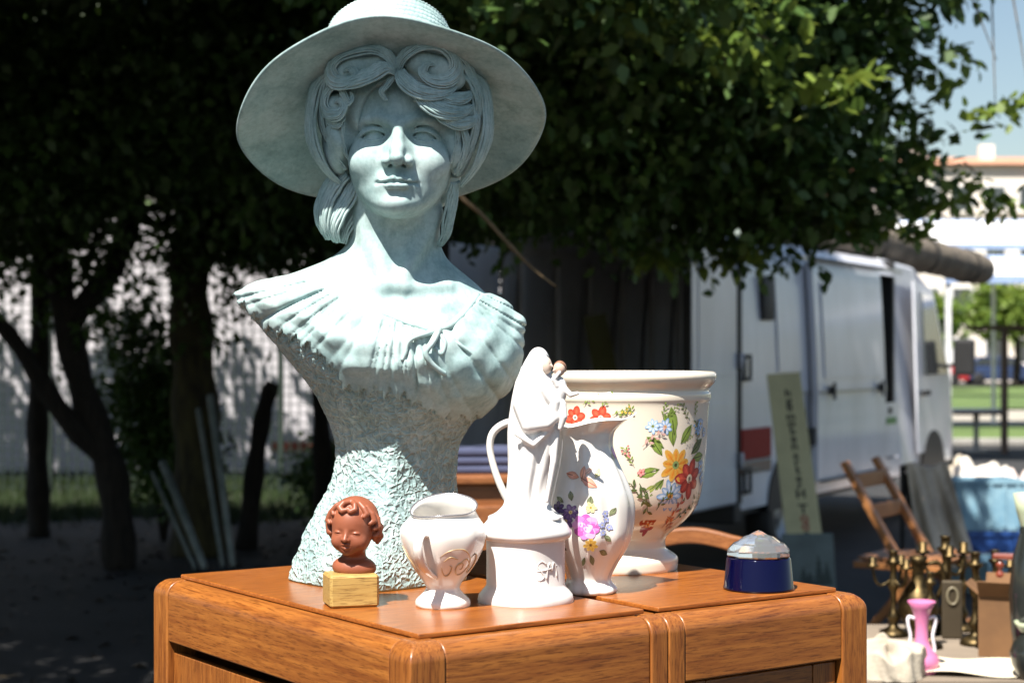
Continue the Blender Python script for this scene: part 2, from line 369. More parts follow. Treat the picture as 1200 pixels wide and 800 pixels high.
# ------------------------------------------------------------------ cabinet
E1 = Vector((0.817, 0.577, 0)); E2 = Vector((-0.577, 0.817, 0)); CW, CD = 0.727, 0.70
def build_cabinet():
    ang = math.atan2(E1.y, E1.x)
    root = thing('oak_cabinet', 'orange varnished oak cabinet with rounded top rails carrying the bust and china', 'cabinet', (-0.115, 2.10, 0), ang)
    z1 = TOPZ - 0.0065; ov = 0.032; pw = 0.052; rb = 0.024; rh = 0.092
    x0, x1, y0, y1 = -ov, CW + ov, -ov, CD + ov
    def board(name, dim, cen, rot=(0, 0, 0), m=M_OAK, bevel=0.003, round_top=None, parent=root):
        """board of size dim centred at cen, grain along its local X; round_top = list of local edge midpoints to round"""
        me = MB().box((-dim[0]/2, -dim[1]/2, -dim[2]/2), (dim[0]/2, dim[1]/2, dim[2]/2)).mesh(name)
        bm = bmesh.new(); bm.from_mesh(me)
        if round_top:
            es = []
            for e in bm.edges:
                c = (e.verts[0].co + e.verts[1].co) / 2
                n = Vector((c.x/dim[0]*2, c.y/dim[1]*2, c.z/dim[2]*2))
                if any((n - Vector(t)).length < 0.1 for t in round_top): es.append(e)
            bmesh.ops.bevel(bm, geom=es, offset=rb, segments=6, profile=0.5, affect='EDGES')
        sharp = [e for e in bm.edges if len(e.link_faces) == 2 and e.calc_face_angle(0) > 0.6]
        if bevel: bmesh.ops.bevel(bm, geom=sharp, offset=bevel, segments=2, profile=0.5, affect='EDGES')
        bm.to_mesh(me); bm.free(); shade(me, True)
        o = link(name, me, m, parent, cen, rot); mod = o.modifiers.new('flat', 'WEIGHTED_NORMAL'); mod.keep_sharp = True
        return o
    H = z1 - 0.12
    V90 = (0, R(-90), 0)      # local X -> up
    # corner posts (grain vertical; local z -> -x world-local)
    for (cx, cy, tops) in ((x0+pw/2, y0+pw/2, [(1,-1,0),(1,0,1)]), (x1-pw/2, y0+pw/2, [(1,-1,0),(1,0,-1)]),
                           (x0+pw/2, y1-pw/2, [(1,1,0),(1,0,1)]), (x1-pw/2, y1-pw/2, [(1,1,0),(1,0,-1)])):
        board('post', (z1-0.02, pw, pw), (cx, cy, (z1+0.02)/2), V90, round_top=tops)
    mid = (x0 + x1) / 2 + 0.012
    for s in (-1, 1):
        board('centre_post', (z1-0.06, 0.034, 0.0295), (mid + s*0.0153, y0+0.0165, (z1+0.06)/2-0.0006), V90, round_top=[(1,-1,0)])
    # front rails (two), side rails, back rail
    la, lb = x0+pw, mid-0.0305
    board('rail', (lb-la, 0.046, rh), ((la+lb)/2, y0+0.0245, z1-rh/2-0.001), round_top=[(0,-1,1)])
    la2, lb2 = mid+0.0305, x1-pw
    board('rail', (lb2-la2, 0.046, rh), ((la2+lb2)/2, y0+0.0245, z1-rh/2-0.001), round_top=[(0,-1,1)])
    for sx, xx in ((-1, x0+0.0245), (1, x1-0.0245)):
        board('rail', (y1-y0-2*pw, 0.046, rh), (xx, (y0+y1)/2, z1-rh/2-0.001), (0, 0, R(90)), round_top=[(0,-sx,1)])
        board('rail', (y1-y0-2*pw, 0.040, 0.08), (xx, (y0+y1)/2, 0.12), (0, 0, R(90)))
        board('side_panel', (H-0.15, y1-y0-2*pw+0.01, 0.012), (xx + sx*0.006, (y0+y1)/2, 0.16+(H-0.15)/2), (0, R(-90), 0))
    board('rail', (x1-x0-2*pw, 0.046, rh), ((x0+x1)/2, y1-0.0245, z1-rh/2-0.001), round_top=[(0,1,1)])
    board('rail', (x1-x0-2*pw, 0.04, 0.08), ((x0+x1)/2, y0+0.0245, 0.12))
    board('back_panel', (x1-x0-2*pw, 0.01, z1-0.12), ((x0+x1)/2, y1-0.03, z1/2))
    # inner deck under the two top leaves
    board('deck', (x1-x0-0.09, y1-y0-0.09, 0.018), ((x0+x1)/2, (y0+y1)/2, z1-0.012), bevel=0)
    # doors: stile-and-rail frame with a recessed panel and hinge
    for (da, db, hs) in ((la, lb, -1), (la2, lb2, 1)):
        d = bpy.data.objects.new('door', None); COL.objects.link(d); d.parent = root; d.empty_display_size = 0.05
        d.location = ((da+db)/2, y0+0.0215, 0)
        w = db - da - 0.004; zb, zt = 0.165, z1 - rh - 0.004
        for s in (-1, 1): board('stile', (zt-zb, 0.02, 0.045), (s*(w/2-0.0225), 0, (zb+zt)/2), V90, parent=d)
        for zc in (zb+0.03, zt-0.028): board('door_rail', (w-0.092, 0.0195, 0.055), (0, 0.0005, zc), parent=d)
        board('door_panel', (zt-zb-0.08, 0.008, w-0.085), (0, 0.008, (zb+zt)/2), V90, parent=d)
        MB().lathe([(0.0045, 0), (0.0045, 0.05), (0.002, 0.054)], 10, (hs*(w/2-0.004), -0.012, zt-0.085)).build('hinge', M_BRASS, d)
    # two top leaves
    gap = 0.016
    for (a, b) in ((0.0, mid - gap), (mid + gap*0.55, CW)):
        board('top_leaf', (b-a, CD, 0.0065), ((a+b)/2, CD/2, TOPZ-0.00325), m=M_OAKTOP, bevel=0.0015)
    return root
build_cabinet()

# ------------------------------------------------------------------ the bust
BUST = Vector((-0.2, 2.6, TOPZ))
def tx(px): return (px - 600) * 0.001275 + 0.2
def tz(py): return 0.344 + (415 - py) * 0.001275
_sec = [  # photo row, left edge, right edge, half depth, centre y, exponent
    (690, 331, 547, .140, 0, 1.18), (675, 334, 546, .138, 0, 1.18), (640, 346, 543, .122, 0, 1.18), (600, 366, 537, .100, .004, 1.2), (560, 384, 534, .086, .008, 1.22),
    (530, 389, 536, .082, .008, 1.28), (500, 383, 550, .088, .004, 1.55), (480, 374, 570, .101, 0, 1.75), (460, 364, 590, .112, -.004, 1.9),
    (440, 350, 603, .121, -.008, 2.0), (420, 334, 606, .127, -.010, 2.0), (400, 316, 606, .125, -.010, 2.0), (380, 299, 602, .115, -.008, 2.0),
    (360, 282, 588, .104, -.006, 2.0), (345, 277, 572, .095, -.006, 2.0), (330, 306, 556, .085, -.008, 2.0), (315, 350, 538, .073, -.012, 2.0),
    (300, 386, 522, .064, -.018, 2.0), (285, 404, 516, .058, -.026, 2.0), (270, 411, 515, .055, -.034, 2.0), (250, 414, 515, .055, -.045, 2.0), (225, 414, 515, .055, -.055, 2.0)]
_zs = [tz(s[0]) for s in _sec]
def torso(P):
    X, Y, Z = P; z = Z.ravel()
    sh = lambda a: hermite(z, _zs, a).reshape(Z.shape).astype(np.float32)
    L = sh([tx(s[1]) for s in _sec]); Rr = sh([tx(s[2]) for s in _sec]); b = sh([s[3] for s in _sec]); cy = sh([s[4] for s in _sec]); n = sh([s[5] for s in _sec])
    cx = (L + Rr) / 2; a = (Rr - L) / 2
    q = (np.abs((X - cx) / a) + 1e-6) ** n + (np.abs((Y - cy) / b) + 1e-6) ** n
    return (q ** (1 / n) - 1) * np.minimum(a, b)
_hem = [(270, 345), (290, 364), (315, 384), (345, 395), (372, 410), (395, 432), (412, 456), (440, 458), (470, 462), (498, 476), (528, 492), (556, 492), (580, 484), (602, 452), (612, 440)]
_nck = [(270, 330), (343, 322), (395, 345), (430, 361), (456, 371), (490, 384), (512, 389), (530, 382), (548, 366), (558, 352), (566, 344), (600, 340), (620, 340)]
def curve_z(X, pts, front=True):
    return hermite(X.ravel(), [tx(p[0]) for p in pts], [tz(p[1]) for p in pts]).reshape(X.shape).astype(np.float32)

HC = np.array([0.036, -0.060, 0.661])     # head centre: between the eyes' level and the ears
HS = 0.00098                               # head unit is one millimetre, slightly reduced
HPITCH, HROLL = R(0.5), R(1.0)
HM = np.array(Euler((HPITCH, HROLL, 0)).to_matrix())
def head_to_bust(p): return HM @ (np.array(p) * HS) + HC

def face_sdf(q):
    X, Y, Z = q; aX = np.abs(X); A = (aX, Y, Z)
    # skull and jaw as stacked ovals
    zz = [-121, -117, -110, -98, -84, -70, -50, -30, 0, 25, 55, 85, 105, 120]
    hw = [6, 20, 33, 47, 58, 66.5, 73, 76.5, 77, 77, 77, 70, 55, 24]
    fr = [-50, -70, -80, -84, -84, -84, -83, -82, -82, -86, -84, -70, -50, -20]
    bk = [-28, -14, 4, 24, 44, 62, 78, 88, 96, 98, 94, 80, 62, 30]
    z = Z.ravel().astype(np.float64); g = lambda a: hermite(z, zz, a).reshape(Z.shape).astype(np.float32)
    a, f, b = g(hw), g(fr), g(bk); yc = f + np.minimum(a, (b - f) * 0.5); dy = np.where(Y < yc, (Y - yc) / (yc - f), (Y - yc) / (b - yc))
    ex = 2.15
    d = ((np.abs(X / a) ** ex + np.abs(dy) ** ex + 1e-6) ** (1 / ex) - 1) * np.minimum(a, (b - f) * 0.5)
    d = np.maximum(d, np.abs(Z) - 121)
    d = smin(d, S_ell(A, (40, -52, -36), (31, 29, 31)), 14)             # cheeks
    d = smin(d, S_ell((X, Y, Z), (0, -73, -99), (21, 19, 17)), 14)      # chin
    d = smin(d, S_ell((X, Y, Z), (0, -76, -70), (27, 15, 21)), 12)      # muzzle
    d = smax(d, -S_ell(A, (35, -92, 0), (26, 26, 16)), 9)            # eye sockets
    d = smin(d, S_chain(A, [(9, -86, 17), (26, -82, 25), (48, -70, 22), (63, -52, 8)], [5, 5.5, 5, 3]), 8)   # brows
    # nose
    n = S_chain((X, Y, Z), [(0, -82, 16), (0, -91, -4), (0, -100.5, -24), (0, -104.5, -36)], [6.0, 6.4, 8.0, 10.0], 6)
    n = smin(n, S_ell(A, (13.5, -93, -40), (8.8, 10.5, 8.0)), 5)
    n = smin(n, S_cap((X, Y, Z), (0, -90, -46), (0, -102, -44), 5.5), 4)
    n = smin(n, S_ell((X, Y, Z), (0, -80, -28), (18, 19, 26)), 9)
    d = smin(d, n, 12)
    d = smax(d, -S_cap(A, (7.6, -99, -50), (10.4, -90, -45.5), 3.6, 2.8), 2.2)    # nostrils
    d = smax(d, -S_cap((X, Y, Z), (0, -100, -52), (0, -97.5, -60), 2.6), 5)      # philtrum
    # lips
    up = S_chain(A, [(0, -94.3, -66.8), (5, -95.6, -65.6), (14, -91.5, -67.5), (25.5, -80.5, -70.5)], [4.0, 4.6, 4.1, 1.6], 2)
    lo = S_chain(A, [(0, -92.5, -76.2), (9, -91.2, -76.0), (22, -81.5, -72.0)], [6.8, 6.2, 2.0], 3)
    d = smin(d, smin(up, lo, 1.2), 2.6)
    d = smax(d, -S_chain(A, [(0, -99, -71.4), (7, -97.5, -70.6), (16, -91, -71.2), (27, -80.5, -71.2)], [1.7, 1.9, 1.8, 1.6]), 2.0)
    d = smax(d, -S_cap(A, (28, -83, -71), (30, -81, -72), 2.2), 4)                # mouth corners
    d = smax(d, -S_cap((X, Y, Z), (-8, -97, -87.5), (8, -97, -87.5), 5), 9)      # fold under the lip
    # eyes: ball, upper and lower lids, lid crease
    ec = (35.5, -54, -1)
    ball = S_sph(A, (35.5, -52.5, -1), 18.6); ball = smax(ball, -S_sph(A, (35.0, -73.5, 0.5), 4.2), 1.0)
    tilt = Z + (aX - 35.5) * 0.10
    upl = np.maximum(S_sph(A, (35.5, -54.8, -0.5), 23.2), -(tilt - (5.4 - ((aX - 35.5) / 18) ** 2 * 7.0)))
    upl = np.maximum(upl, tilt - 14)
    lol = np.maximum(S_sph(A, (35.5, -54.4, -1), 21.8), tilt - (-7.0 + ((aX - 35.5) / 18) ** 2 * 4.0))
    e = np.minimum(ball, smin(upl, lol, 0.8))
    d = smin(d, e, 1.8)
    cr = (A[0] - 35.5, Y + 62.4, Z - 4)
    d = smax(d, -np.maximum(np.abs(S_sph(A, (35.5, -54.8, 0.0), 23.8)) - 2.6, np.abs(tilt - 14.0 + ((aX - 36) / 17) ** 2 * 5) - 1.3), 2.0)
    c_ = (35.5, -54.5, -1); in_ = -S_sph(A, c_, 16.4); ou = S_sph(A, c_, 26)
    eu = tilt - (5.4 - ((aX - 35.5) / 18) ** 2 * 7.0); el = tilt - (-7.0 + ((aX - 35.5) / 18) ** 2 * 4.0); lim = np.abs(aX - 35.5) - 16.0
    d = smax(d, -np.maximum(np.maximum(np.abs(eu + 1.3) - 1.5, lim), np.maximum(in_, ou)), 0.6)
    d = smax(d, -np.maximum(np.maximum(np.abs(el - 0.7) - 0.8, lim + 2), np.maximum(in_ + 1.5, ou)), 0.6)
    # ears
    d = smin(d, S_ell(A, (76, 6, -12), (7, 15, 27)), 4)
    return d

def build_bust():
    root = thing('bust_sculpture', 'pale blue-green sculpted bust of a woman in a wide straw hat', 'sculpture', BUST)
    # --- figure: chest, neck and head in one surface
    xs = axis(-0.225, 0.225, 0.0015, 0.004, HC[0]-0.088, HC[0]+0.088); ys = axis(-0.19, 0.15, 0.0015, 0.004, -0.176, -0.075)
    zs = axis(0.245, 0.80, 0.0015, 0.004, 0.525, 0.70); P = G(xs, ys, zs)
    F = np.broadcast_to(torso(P), (len(xs), len(ys), len(zs))).astype(np.float32).copy()
    F = np.maximum(F, curve_z(P[0], _hem) + 0.0 - P[2]); F = np.maximum(F, P[2] - tz(228))
    # collar bones and throat
    for s in (-1, 1):
        F = smin(F, S_cap(P, (0.026+s*0.016, -0.096, tz(339)), (0.026+s*0.080, -0.068, tz(336)), 0.005, 0.0015), 0.018)
    F = smax(F, -S_sph(P, (0.026, -0.118, tz(334)), 0.014), 0.02)
    for s in (-1, 1): F = smin(F, S_cap(P, (0.03+s*0.052, -0.055, tz(250)), (0.026+s*0.010, -0.094, tz(334)), 0.011, 0.007), 0.02)
    k0 = int(np.searchsorted(zs, HC[2]-0.150)); i0 = int(np.searchsorted(xs, HC[0]-0.10)); i1 = int(np.searchsorted(xs, HC[0]+0.10))
    p = np.stack(np.broadcast_arrays(xs[i0:i1, None, None]-HC[0], ys[None, :, None]-HC[1], zs[None, None, k0:]-HC[2]), -1).astype(np.float32)
    q = (p @ HM.astype(np.float32)) / HS
    D = face_sdf((q[..., 0]/1.06, q[..., 1], q[..., 2])) * HS
    F[i0:i1, :, k0:] = smin(F[i0:i1, :, k0:], D, 0.010)
    sdf_obj('figure', F, xs, ys, zs, M_PAT, root)
    # --- dress: pleated shell between neckline and ragged hem
    h = 0.0022; xs = np.arange(-0.235, 0.235, h, dtype=np.float32); ys = np.arange(-0.16, 0.15, h, dtype=np.float32); zs = np.arange(tz(505), tz(316), h, dtype=np.float32)
    P = G(xs, ys, zs); T = torso(P)
    ang = np.arctan2(P[0] - tx(478), tz(300) - P[2]); ra = np.sqrt((P[0] - tx(478))**2 + (P[2] - tz(300))**2)
    w = ang + 0.10*np.sin(ang*5.0) + 0.35*(ra-0.1)*np.sin(ang*9+1.0)
    pl = (1 - np.abs(np.sin(w*15.0 + 0.9*np.sin(w*4.1))))**2.2*0.6 + (1 - np.abs(np.sin(w*26.0+1.3+0.8*np.sin(w*7))))**3*0.4 + 0.25*np.sin(w*6+ra*20)*0.5
    fade = np.clip((ra - 0.055)/0.05, 0.25, 1)
    off = 0.0110 - 0.0085*pl*fade + 0.0012*np.sin(ra*160 + ang*7)
    hem = curve_z(P[0], _hem); off = off*np.clip((P[2]-hem+0.004)/0.04, 0.60, 1.0)
    nz = 0.006*np.sin(P[0]*310+0.6) + 0.004*np.sin(P[0]*610+P[1]*420) + 0.003*np.sin(P[0]*1130+1)
    D = smax(T - off, curve_z(P[0], _hem) + nz - P[2], 0.004)
    D = smax(D, P[2] - curve_z(P[0], _nck), 0.004); D = np.maximum(D, -(T + 0.010))
    sdf_obj('dress', D.astype(np.float32), xs, ys, zs, M_PAT, root)
    # --- chiselled block
    h = 0.0026; xs = np.arange(-0.235, 0.235, h, dtype=np.float32); ys = np.arange(-0.165, 0.165, h, dtype=np.float32); zs = np.arange(-0.006, tz(335), h, dtype=np.float32)
    P = G(xs, ys, zs); D = np.maximum(torso(P), -P[2]); D = np.maximum(D, P[2] - curve_z(P[0], _hem) - 0.004)
    V, Q = surface(np.ascontiguousarray(np.broadcast_to(D, (len(xs), len(ys), len(zs)))), xs, ys, zs); N = vnormals(V, Q)
    d1, d2, val = worley(V + 0.004*np.sin(V[:, [1, 2, 0]]*90), 0.013); e1, e2, v2 = worley(V + 5, 0.03)
    live = np.clip((V[:, 2]-0.004)/0.01, 0, 1)
    V = V + N * ((0.0010*np.clip(1-(d2-d1)/0.5, 0, 1)**1.2 + 0.0014*(val-0.5) + 0.0026*(v2-0.5)*np.clip((e2-e1)*3, 0, 1)) * live)[:, None]
    me = np_mesh('stone_block', V, Q); shade(me, True); link('stone_block', me, M_PATR, root)
    # --- hat
    hat = Vector((0.018, -0.028, 0.712)); hm = Euler((R(-30), R(-4.5), 0)).to_matrix().to_4x4(); hm.translation = hat
    rad = lambda a: 0.224*(1 + 0.02*math.cos(2*a+0.4) + 0.012*math.sin(3*a))
    def brimz(s, a):
        return -0.006*s - 0.024*s*s*(0.55 + 0.45*math.cos(a)**2) + 0.006*s*math.sin(3*a+0.5) + 0.003*s*s*math.sin(7*a)
    NS, NA = 22, 144; top, bot = [], []
    for j in range(NS+1):
        s = j/NS
        for k in range(NA):
            a = 2*math.pi*k/NA; r = 0.098 + (rad(a)-0.098)*s; z = brimz(s, a); t = 0.0042 if j < NS else 0.0028
            top.append((r*math.cos(a), r*math.sin(a), z + t)); bot.append((r*math.cos(a), r*math.sin(a), z - t))
    edge = [((rad(2*math.pi*k/NA)+0.004)*math.cos(2*math.pi*k/NA), (rad(2*math.pi*k/NA)+0.004)*math.sin(2*math.pi*k/NA), brimz(1.02, 2*math.pi*k/NA)) for k in range(NA)]
    vs = [hm @ Vector(v) for v in top + bot + edge]; nb = len(top); ne = 2*nb; fs = []
    for j in range(NS):
        for k in range(NA):
            k2 = (k+1) % NA; fs.append((j*NA+k, (j+1)*NA+k, (j+1)*NA+k2, j*NA+k2)); fs.append((nb+j*NA+k, nb+j*NA+k2, nb+(j+1)*NA+k2, nb+(j+1)*NA+k))
    for k in range(NA):
        k2 = (k+1) % NA; fs.append((NS*NA+k, ne+k, ne+k2, NS*NA+k2)); fs.append((nb+NS*NA+k, nb+NS*NA+k2, ne+k2, ne+k)); fs.append((k, k2, nb+k2, nb+k))
    brim = MB().add(vs, fs, True).build('hat_brim', M_PAT, root)
    prof = []
    n = 150
    for i in range(n+1):
        u = i/n
        if u < 0.62:
            t = u/0.62; r = 0.118 - 0.010*t - 0.016*t**4; z = 0.002 + 0.135*t
        else:
            t = (u-0.62)/0.38; r = 0.092*math.cos(t*math.pi/2)**0.8 + 0.001; z = 0.137 + 0.024*math.sin(t*math.pi/2)
        g = 0.0034*abs(math.sin(i/n*math.pi*19))**0.7
        prof.append((max(r + g - 0.001, 0.001), z + (g*0.8 if u > 0.6 else 0)))
    def straw(a, r, z, j): rr = r + 0.0011*math.sin(a*92 + (j//8 % 2)*3.14); return (rr*math.cos(a), rr*math.sin(a), z)
    MB().lathe(prof, 220, fn=straw, M=hm).build('hat_crown', M_PAT, root)
    # --- hair: under-volume and carved locks
    h = 0.003; xs = np.arange(HC[0]-0.135, HC[0]+0.125, h, dtype=np.float32); ys = np.arange(-0.17, 0.10, h, dtype=np.float32); zs = np.arange(0.50, 0.815, h, dtype=np.float32)
    p = np.stack(np.broadcast_arrays(xs[:, None, None]-HC[0], ys[None, :, None]-HC[1], zs[None, None, :]-HC[2]), -1); q = (p @ HM) / HS
    X, Y, Z = q[..., 0], q[..., 1], q[..., 2]
    aX = np.abs(X); D = S_ell((X, Y, Z), (-4, 8, 48), (112, 98, 90)); D = smin(D, S_ell((X, Y, Z), (0, 38, -40), (90, 62, 75)), 25)
    D = smin(D, S_ell((X+92, Y, Z), (0, -12, 8), (26, 52, 62)), 14); D = smin(D, S_ell((X-84, Y, Z), (0, -14, 4), (24, 50, 58)), 14)
    D = np.maximum(D, -S_ell((X, Y, Z), (0, -112, -38), (80, 92, 128)))
    D = D + 2.2*np.sin(np.arctan2(X, 30-Y)*17 + Z*0.03 + np.sin(Z*0.05)*1.5)
    for cx, cz, cy_, r in ((-80, 90, -76, 25), (-62, 100, -82, 26), (54, 96, -82, 28), (74, 84, -74, 24), (-92, 45, -62, 20), (-30, 108, -84, 24), (30, 108, -84, 24), (70, 44, -70, 22), (95, 40, -52, 20)):
        D = smin(D, S_ell((X, Y, Z), (cx, cy_, cz), (r, r*0.75, r*0.8)), 8)
    sdf_obj('hair', (D*HS).astype(np.float32), xs, ys, zs, M_PAT, root)
    hp = lambda px, py, y: np.array([(px-468)*1.225/0.98, y, (158-py)*1.225/0.98])
    mb = MB()
    def lock(pts, width, n=6, taper=(0.5, 0.12), bulge=0.6, rs=1.0, cen=(0, 10, 20)):
        width *= 1.42; n += 3
        P_ = crom([hp(*p) for p in pts], 30); m = len(P_)
        lanes = []
        for i, c in enumerate(P_):
            t = P_[min(i+1, m-1)] - P_[max(i-1, 0)]; t = t/(np.linalg.norm(t)+1e-9); nr = c - np.array(cen); nr = nr/np.linalg.norm(nr)
            la = np.cross(t, nr); la /= (np.linalg.norm(la)+1e-9); nr = np.cross(la, t); lanes.append((c, la, nr))
        for s in range(n):
            u = (s + 0.5)/n*2 - 1; pts_, rr = [], []
            for i, (c, la, nr) in enumerate(lanes):
                k = i/(m-1); w = width*(taper[0] + (1-taper[0])*min(1, k*4)) * (1 - (1-taper[1])*max(0, (k-0.5)/0.5)**1.5)
                off = la*u*w*0.5 + nr*(math.sqrt(max(0, 1-u*u))*w*bulge*0.5 + 0.7*math.sin(i*0.6+s*2.1))
                pts_.append(head_to_bust(c + off)); rr.append(max(w/n*0.66*rs, 0.9)*HS*(0.86 + 0.3*((s*7) % 3)/2))
            mb.tube(pts_, rr, 6)
    L = lock
    # left of the parting
    L([(466, 84, -90), (456, 70, -99), (440, 62, -102), (420, 64, -97), (402, 70, -90), (391, 82, -84), (394, 97, -86), (408, 101, -94), (418, 92, -99), (412, 84, -99), (404, 87, -95)], 20, 6)
    L([(464, 88, -90), (452, 84, -104), (440, 92, -106), (424, 98, -102), (408, 103, -94), (396, 104, -84)], 21, 6)
    L([(470, 82, -91), (461, 94, -96), (454, 104, -98), (449, 110, -97), (452, 117, -95), (456, 119, -94)], 7, 3)
    L([(404, 98, -84), (388, 106, -72), (381, 120, -66), (386, 133, -68), (399, 135, -76), (405, 126, -81), (399, 119, -81), (393, 122, -78)], 15, 5)
    L([(398, 104, -84), (404, 112, -86), (410, 122, -85), (414, 116, -87), (411, 109, -88)], 8, 3)
    L([(386, 126, -62), (386, 138, -62), (396, 146, -66), (404, 140, -72)], 12, 4)
    L([(396, 78, -60), (376, 96, -44), (368, 128, -36), (368, 160, -30), (380, 190, -24), (398, 212, -14)], 34, 8, taper=(0.6, 0.3))
    L([(392, 130, -58), (388, 152, -52), (392, 176, -44), (404, 196, -34)], 16, 5, taper=(0.7, 0.3))
    L([(404, 135, -66), (401, 155, -61), (404, 175, -54), (411, 190, -48)], 9, 4)
    L([(420, 66, -80), (398, 74, -66), (384, 92, -56), (378, 116, -50), (380, 146, -44), (390, 172, -36), (402, 196, -26)], 22, 6, taper=(0.6, 0.3))
    L([(448, 60, -96), (428, 56, -92), (408, 60, -82), (392, 72, -70), (382, 86, -60)], 18, 5, taper=(0.6, 0.3))
    # right of the parting
    L([(520, 62, -84), (540, 72, -70), (552, 92, -58), (557, 118, -50), (556, 148, -44), (548, 176, -36), (536, 200, -26)], 20, 6, taper=(0.6, 0.3))
    L([(484, 58, -98), (506, 52, -94), (526, 58, -84), (544, 70, -70), (552, 84, -60)], 18, 5, taper=(0.6, 0.3))
    L([(512, 112, -94), (530, 116, -86), (546, 112, -74), (556, 102, -62)], 14, 5)
    L([(466, 84, -92), (474, 70, -100), (492, 58, -102), (512, 56, -97), (528, 66, -89), (533, 82, -87), (523, 96, -94), (506, 97, -101), (496, 88, -104), (502, 78, -103), (512, 80, -100)], 19, 6)
    L([(470, 84, -93), (474, 96, -101), (486, 107, -104), (504, 112, -101), (524, 108, -92), (538, 96, -80)], 19, 6)
    L([(476, 98, -97), (484, 110, -98), (490, 116, -97), (487, 121, -95)], 8, 3)
    L([(488, 106, -98), (500, 121, -97), (518, 130, -92), (540, 130, -78), (556, 120, -62)], 20, 6)
    L([(506, 124, -92), (520, 137, -86), (538, 143, -74), (554, 138, -62), (562, 126, -50)], 15, 5)
    L([(530, 78, -72), (548, 88, -62), (558, 106, -54), (560, 128, -48), (552, 142, -52)], 22, 6)
    L([(545, 78, -50), (562, 96, -40), (568, 130, -34), (566, 160, -30), (556, 188, -24), (540, 212, -16)], 26, 7, taper=(0.6, 0.3))
    L([(540, 142, -64), (546, 160, -56), (542, 182, -48), (533, 200, -40)], 11, 4, taper=(0.7, 0.3))
    L([(532, 138, -72), (537, 156, -64), (533, 176, -58), (528, 190, -52)], 7, 3)
    # gathered tail behind the neck
    cen = (-40, 30, -90)
    L([(408, 198, -10), (394, 214, 2), (384, 236, 6), (380, 258, 8), (384, 276, 14)], 34, 8, taper=(0.8, 0.6), cen=cen)
    L([(416, 205, -10), (408, 225, -6), (396, 246, -4), (390, 264, 0), (392, 280, 8)], 30, 7, taper=(0.8, 0.5), cen=cen)
    L([(400, 200, 10), (384, 214, 18), (374, 236, 22), (374, 258, 24), (382, 272, 26)], 30, 7, taper=(0.8, 0.6), cen=cen)
    L([(420, 215, 4), (414, 240, 8), (404, 262, 10), (398, 282, 14)], 24, 6, taper=(0.8, 0.6), cen=cen)
    L([(532, 206, -18), (528, 226, -8), (524, 250, -2), (520, 272, 4), (514, 284, 8)], 20, 5, taper=(0.8, 0.4), cen=(20, 30, -90))
    mb.build('hair_locks', M_PAT, root)
    # --- neckline cord and bow
    def on_front(px, py, off):
        x, z = tx(px), tz(py); i = (x, z)
        L_ = float(hermite(np.array([z]), _zs, [tx(s[1]) for s in _sec])[0]); R_ = float(hermite(np.array([z]), _zs, [tx(s[2]) for s in _sec])[0])
        b = float(hermite(np.array([z]), _zs, [s[3] for s in _sec])[0]); cy = float(hermite(np.array([z]), _zs, [s[4] for s in _sec])[0])
        u = min(abs((x-(L_+R_)/2)/((R_-L_)/2)), 0.999); return np.array([x, cy - b*math.sqrt(1-u*u) - off, z])
    mb = MB()
    def cord(pts, r, off=0.008, n=26): mb.tube(crom([on_front(a, b, off + (c if len(p) > 2 else 0)) for p in pts for (a, b, c) in [(p[0], p[1], p[2] if len(p) > 2 else 0)]], n), r, 10)
    cord([(440, 365), (456, 370), (475, 377), (495, 384), (512, 388)], [0.002+0.0025*min(1, i/8) for i in range(26)], 0.005)
    cord([(512, 388), (528, 383), (542, 371), (552, 358), (559, 346)], [0.0058]*26, 0.006)
    cord([(514, 388, .004), (502, 392, .008), (488, 397, .007), (482, 404, .004), (480, 414, .002), (476, 422, 0)], [0.0048-0.0024*i/25 for i in range(26)])
    cord([(516, 389, .004), (510, 402, .012), (503, 413, .013), (508, 424, .010), (519, 434, .008), (524, 437, .006)], [0.0050-0.0012*i/25 for i in range(26)])
    cord([(516, 390, .002), (524, 402, .004), (520, 414, .003), (512, 408, .003)], [0.0036]*26)
    cord([(519, 392, .0), (540, 404, .001), (558, 418, .001), (570, 436, 0), (576, 452, -.002)], [0.0034-0.0018*i/25 for i in range(26)], 0.006)
    k = on_front(515, 389, 0.010); mb.lathe([(0.0005, -0.008), (0.006, -0.006), (0.008, 0), (0.006, 0.006), (0.0005, 0.008)], 12, tuple(k))
    mb.build('ribbon_tie', M_PAT, root)
    return root
build_bust()
# ------------------------------------------------------------------ china and small pieces on the cabinet
M_CHINA = mat('white glazed china', (0.74, 0.71, 0.67), (0.70, 0.67, 0.62), scale=3, rough=0.12, coat=0.4, sss=0.0)
M_BISQUE = mat('white bisque porcelain', (0.70, 0.68, 0.66), (0.62, 0.60, 0.58), scale=20, rough=0.32, coat=0.15)
M_CREAM = mat('ivory glazed earthenware', (0.74, 0.67, 0.56), (0.70, 0.62, 0.50), scale=5, rough=0.14, coat=0.4)
M_GILT = mat('worn gilding', (0.55, 0.40, 0.22), (0.35, 0.22, 0.12), scale=60, rough=0.35, metallic=0.3)
M_GREYLINE = mat('platinum rim line', (0.22, 0.21, 0.24), (0.3, 0.29, 0.3), scale=60, rough=0.2, metallic=0.6)
M_TERRA = mat('brown terracotta', (0.27, 0.085, 0.042), (0.20, 0.058, 0.028), scale=18, rough=0.36, rough2=0.5, bump=0.15, bscale=160, bdist=0.0006)
M_PRINT = mat('printed enamel', (1, 1, 1), (0.9, 0.9, 0.9), scale=400, rough=0.16, coat=0.4, vcol='col')
M_SKIN = mat('tinted porcelain face', (0.55, 0.40, 0.32), (0.48, 0.33, 0.26), scale=40, rough=0.4)
